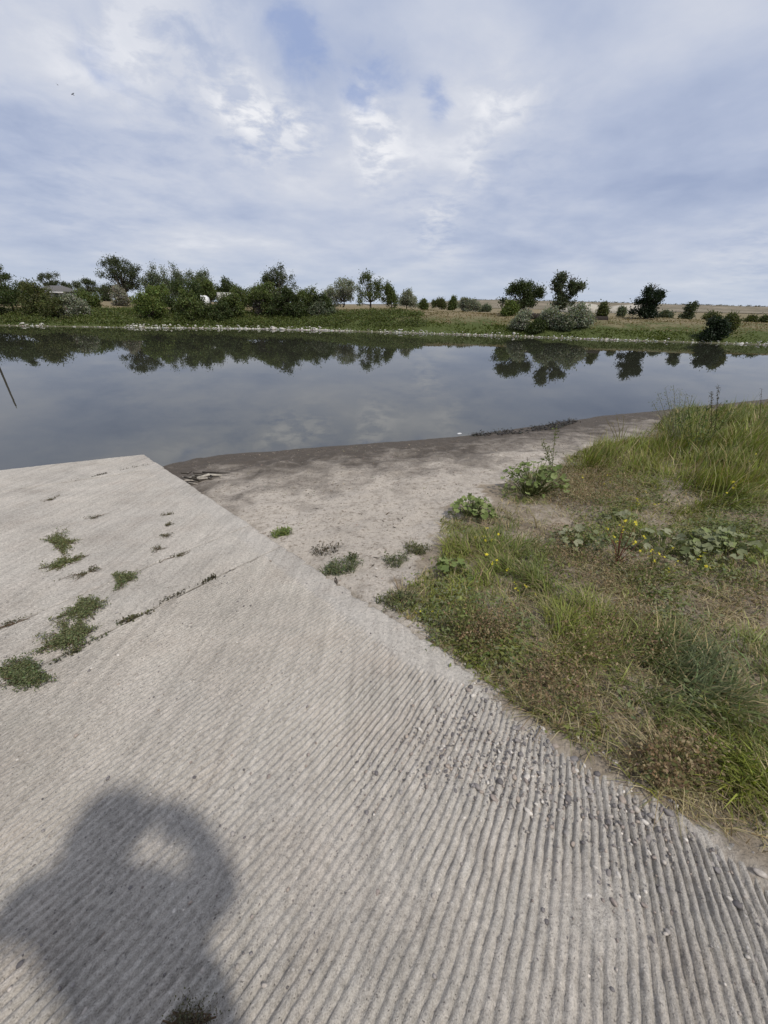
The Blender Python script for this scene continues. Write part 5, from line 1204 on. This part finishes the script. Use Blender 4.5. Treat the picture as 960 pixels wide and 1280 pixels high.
# ------------------------------------------------------------------ the photographer, whose shadow falls on the ramp
def person():
    gz0 = ramp_z(-.1, -.25); TX = .07
    r = thing('person', 'person in grey shirt and dark trousers photographing, casting the shadow on the ramp', 'person', (-.1, -.25, gz0))
    J = {}; V = []; Ed = []; Rr = []
    def v(name, p, rx, ry=None, par=None):
        J[name] = len(V); V.append(p); Rr.append((rx, ry or rx))
        if par: Ed.append((J[par], J[name]))
    v('pelvis', (TX, 0, .95), .185, .125); v('waist', (TX, 0, 1.10), .20, .12, 'pelvis'); v('chest', (TX, .0, 1.30), .225, .13, 'waist'); v('collar', (.04, .0, 1.45), .11, .09, 'chest')
    v('neck', (.04, .025, 1.53), .055, .055, 'collar'); v('jaw', (.045, .06, 1.60), .065, .075, 'neck'); v('skull', (.045, .07, 1.69), .085, .10, 'jaw'); v('crown', (.045, .065, 1.765), .06, .07, 'skull')
    for s1, n_ in ((-1, 'l'), (1, 'r')):
        v('hip' + n_, (TX + s1 * .10, 0, .88), .095, .095, 'pelvis'); v('knee' + n_, (TX + s1 * .12, .02, .50), .062, .062, 'hip' + n_); v('calf' + n_, (TX + s1 * .125, -.01, .34), .056, .056, 'knee' + n_)
        v('ankle' + n_, (TX + s1 * .13, -.01, .09), .040, .040, 'calf' + n_); v('ball' + n_, (TX + s1 * .145, .12, .04), .042, .032, 'ankle' + n_); v('toe' + n_, (TX + s1 * .15, .19, .03), .034, .024, 'ball' + n_)
    v('shoulderr', (.24, 0, 1.43), .095, .068, 'collar'); v('elbowr', (.27, .13, 1.22), .075, .075, 'shoulderr'); v('wristr', (.19, .215, 1.44), .046, .046, 'elbowr'); v('palmr', (.155, .225, 1.50), .030, .018, 'wristr')
    v('shoulderl', (-.24, 0, 1.43), .09, .068, 'collar'); v('elbowl', (-.33, .07, 1.22), .062, .062, 'shoulderl'); v('wristl', (.03, .20, 1.43), .034, .034, 'elbowl'); v('palml', (.06, .228, 1.475), .030, .018, 'wristl')
    for i_, (a_, b_) in enumerate((((.125, .235, 1.555), (.09, .225, 1.575)), ((.13, .24, 1.535), (.095, .232, 1.55)), ((.135, .24, 1.515), (.10, .235, 1.525)), ((.14, .24, 1.495), (.11, .235, 1.50)), ((.15, .205, 1.535), (.125, .20, 1.56)))):
        v('fa%d' % i_, a_, .009, .009, 'palmr'); v('fb%d' % i_, b_, .008, .008, 'fa%d' % i_)
    for i_, (a_, b_) in enumerate((((.075, .238, 1.535), (.105, .232, 1.55)), ((.08, .24, 1.515), (.11, .235, 1.528)), ((.085, .24, 1.497), (.115, .235, 1.505)), ((.09, .24, 1.478), (.118, .235, 1.482)), ((.065, .205, 1.51), (.085, .198, 1.535)))):
        v('ga%d' % i_, a_, .009, .009, 'palml'); v('gb%d' % i_, b_, .008, .008, 'ga%d' % i_)
    me = bpy.data.meshes.new('body'); me.from_pydata(V, Ed, []); o = bpy.data.objects.new('body', me); COL.objects.link(o)
    md = o.modifiers.new('skin', 'SKIN'); md.use_smooth_shade = True
    for i_, q in enumerate(Rr): me.skin_vertices[0].data[i_].radius = q; me.skin_vertices[0].data[i_].use_root = (i_ == 0)
    sb = o.modifiers.new('sub', 'SUBSURF'); sb.levels = 2; sb.render_levels = 2
    bpy.context.view_layer.update()
    ev = o.evaluated_get(bpy.context.evaluated_depsgraph_get()); me2 = bpy.data.meshes.new_from_object(ev)
    bpy.data.objects.remove(o)
    n = len(me2.vertices); co = np.empty(n * 3, np.float32); me2.vertices.foreach_get('co', co); co = co.reshape(-1, 3)
    C = np.tile(np.array((0.21, 0.21, 0.22)), (n, 1)); z = co[:, 2]; x = co[:, 0]; y = co[:, 1]
    C[(z < .97)] = (0.035, 0.04, 0.055); C[(z < .085)] = (0.05, 0.045, 0.04); C[z > 1.51] = (0.45, 0.29, 0.21)
    C[(y > .175) & (z > 1.2)] = (0.45, 0.29, 0.21); pass
    at = me2.color_attributes.new('col', 'FLOAT_COLOR', 'POINT'); c4 = np.ones((n, 4), np.float32); c4[:, :3] = C; at.data.foreach_set('color', c4.ravel())
    me2.materials.clear(); me2.materials.append(M['cloth']); me2.polygons.foreach_set('use_smooth', np.ones(len(me2.polygons), bool)); obj('body', me2, r)
    V3, T3 = ICO3; hv = V3 * np.array([.098, .118, .11]); keepv = (hv[:, 2] > -.02 - .6 * np.clip(-hv[:, 1], 0, 1)); T_ = T3[keepv[T3].all(1)]
    ac = Acc(); ac.add(hv * (1 + .03 * fbm(hv[:, :1] * 60, hv[:, 1:2] * 60 + hv[:, 2:] * 30, 2)) + np.array([.045, .055, 1.715]), T_, None, (0.05, 0.035, 0.025)); obj('hair', ac.mesh('hair', M['cloth'], True), r)
    hp = [(.0, .125), (.07, .12), (.095, .085), (.105, .03), (.11, .0), (.135, -.012), (.138, -.02), (.10, -.012)]; V_ = []; Q_ = []; N_ = 24
    for rr_, hz_ in hp:
        for q in range(N_):
            an = 2 * math.pi * q / N_; V_.append((rr_ * math.cos(an) + .045, rr_ * math.sin(an) * 1.08 + .06, 1.735 + hz_ + .012 * math.cos(2 * an) * (rr_ > .13)))
    for b_ in range(len(hp) - 1):
        for q in range(N_): Q_.append((b_ * N_ + q, b_ * N_ + (q + 1) % N_, (b_ + 1) * N_ + (q + 1) % N_, (b_ + 1) * N_ + q))
    ac = Acc(); ac.add(V_, None, Q_, (0.30, 0.26, 0.19)); obj('hat', ac.mesh('hat', M['cloth'], True), r)
    for s1 in (-1, 1):
        ac = Acc(); ac.add(ICO2[0] * np.array([.012, .012, .009]) + np.array([.045 + s1 * .032, .158, 1.675]), ICO2[1], None, (0.7, 0.7, 0.7)); e_ = obj('eye', ac.mesh('eye', M['plastic'], True), r)
        ac = Acc(); ac.add(ICO2[0] * np.array([.010, .022, .030]) + np.array([.045 + s1 * .088, .055, 1.665]), ICO2[1], None, (0.43, 0.27, 0.2)); obj('ear', ac.mesh('ear', M['skin'], True), r)
    ac = Acc(); ac.add(ICO2[0] * np.array([.013, .022, .026]) + np.array([.045, .168, 1.645]), ICO2[1], None, (0.45, 0.29, 0.21)); obj('nose', ac.mesh('nose', M['skin'], True), r)
    ac = Acc(); ac.add(ICO2[0] * np.array([.024, .008, .006]) + np.array([.045, .145, 1.605]), ICO2[1], None, (0.36, 0.17, 0.14)); obj('mouth', ac.mesh('mouth', M['skin'], True), r)
person()
def phone():
    # the phone that took the picture: just behind the lens, square to the view
    r = thing('phone', 'black phone held up in one hand by the photographer', 'phone', CAM - fwd * .012)
    Mx = Matrix([[right[0], up[0], -fwd[0]], [right[1], up[1], -fwd[1]], [right[2], up[2], -fwd[2]]]); r.rotation_euler = Mx.to_euler()
    a = Acc(); box(a, (.026, -.062, .010), (.075, .152, .008), 0, (0.02, 0.02, 0.022)); b_ = obj('body', a.mesh('body', M['plastic']), r)
    a = Acc(); box(a, (.026, -.062, .0145), (.070, .146, .0012), 0, (0.01, 0.01, 0.012)); obj('screen', a.mesh('screen', M['plastic']), r)
phone()
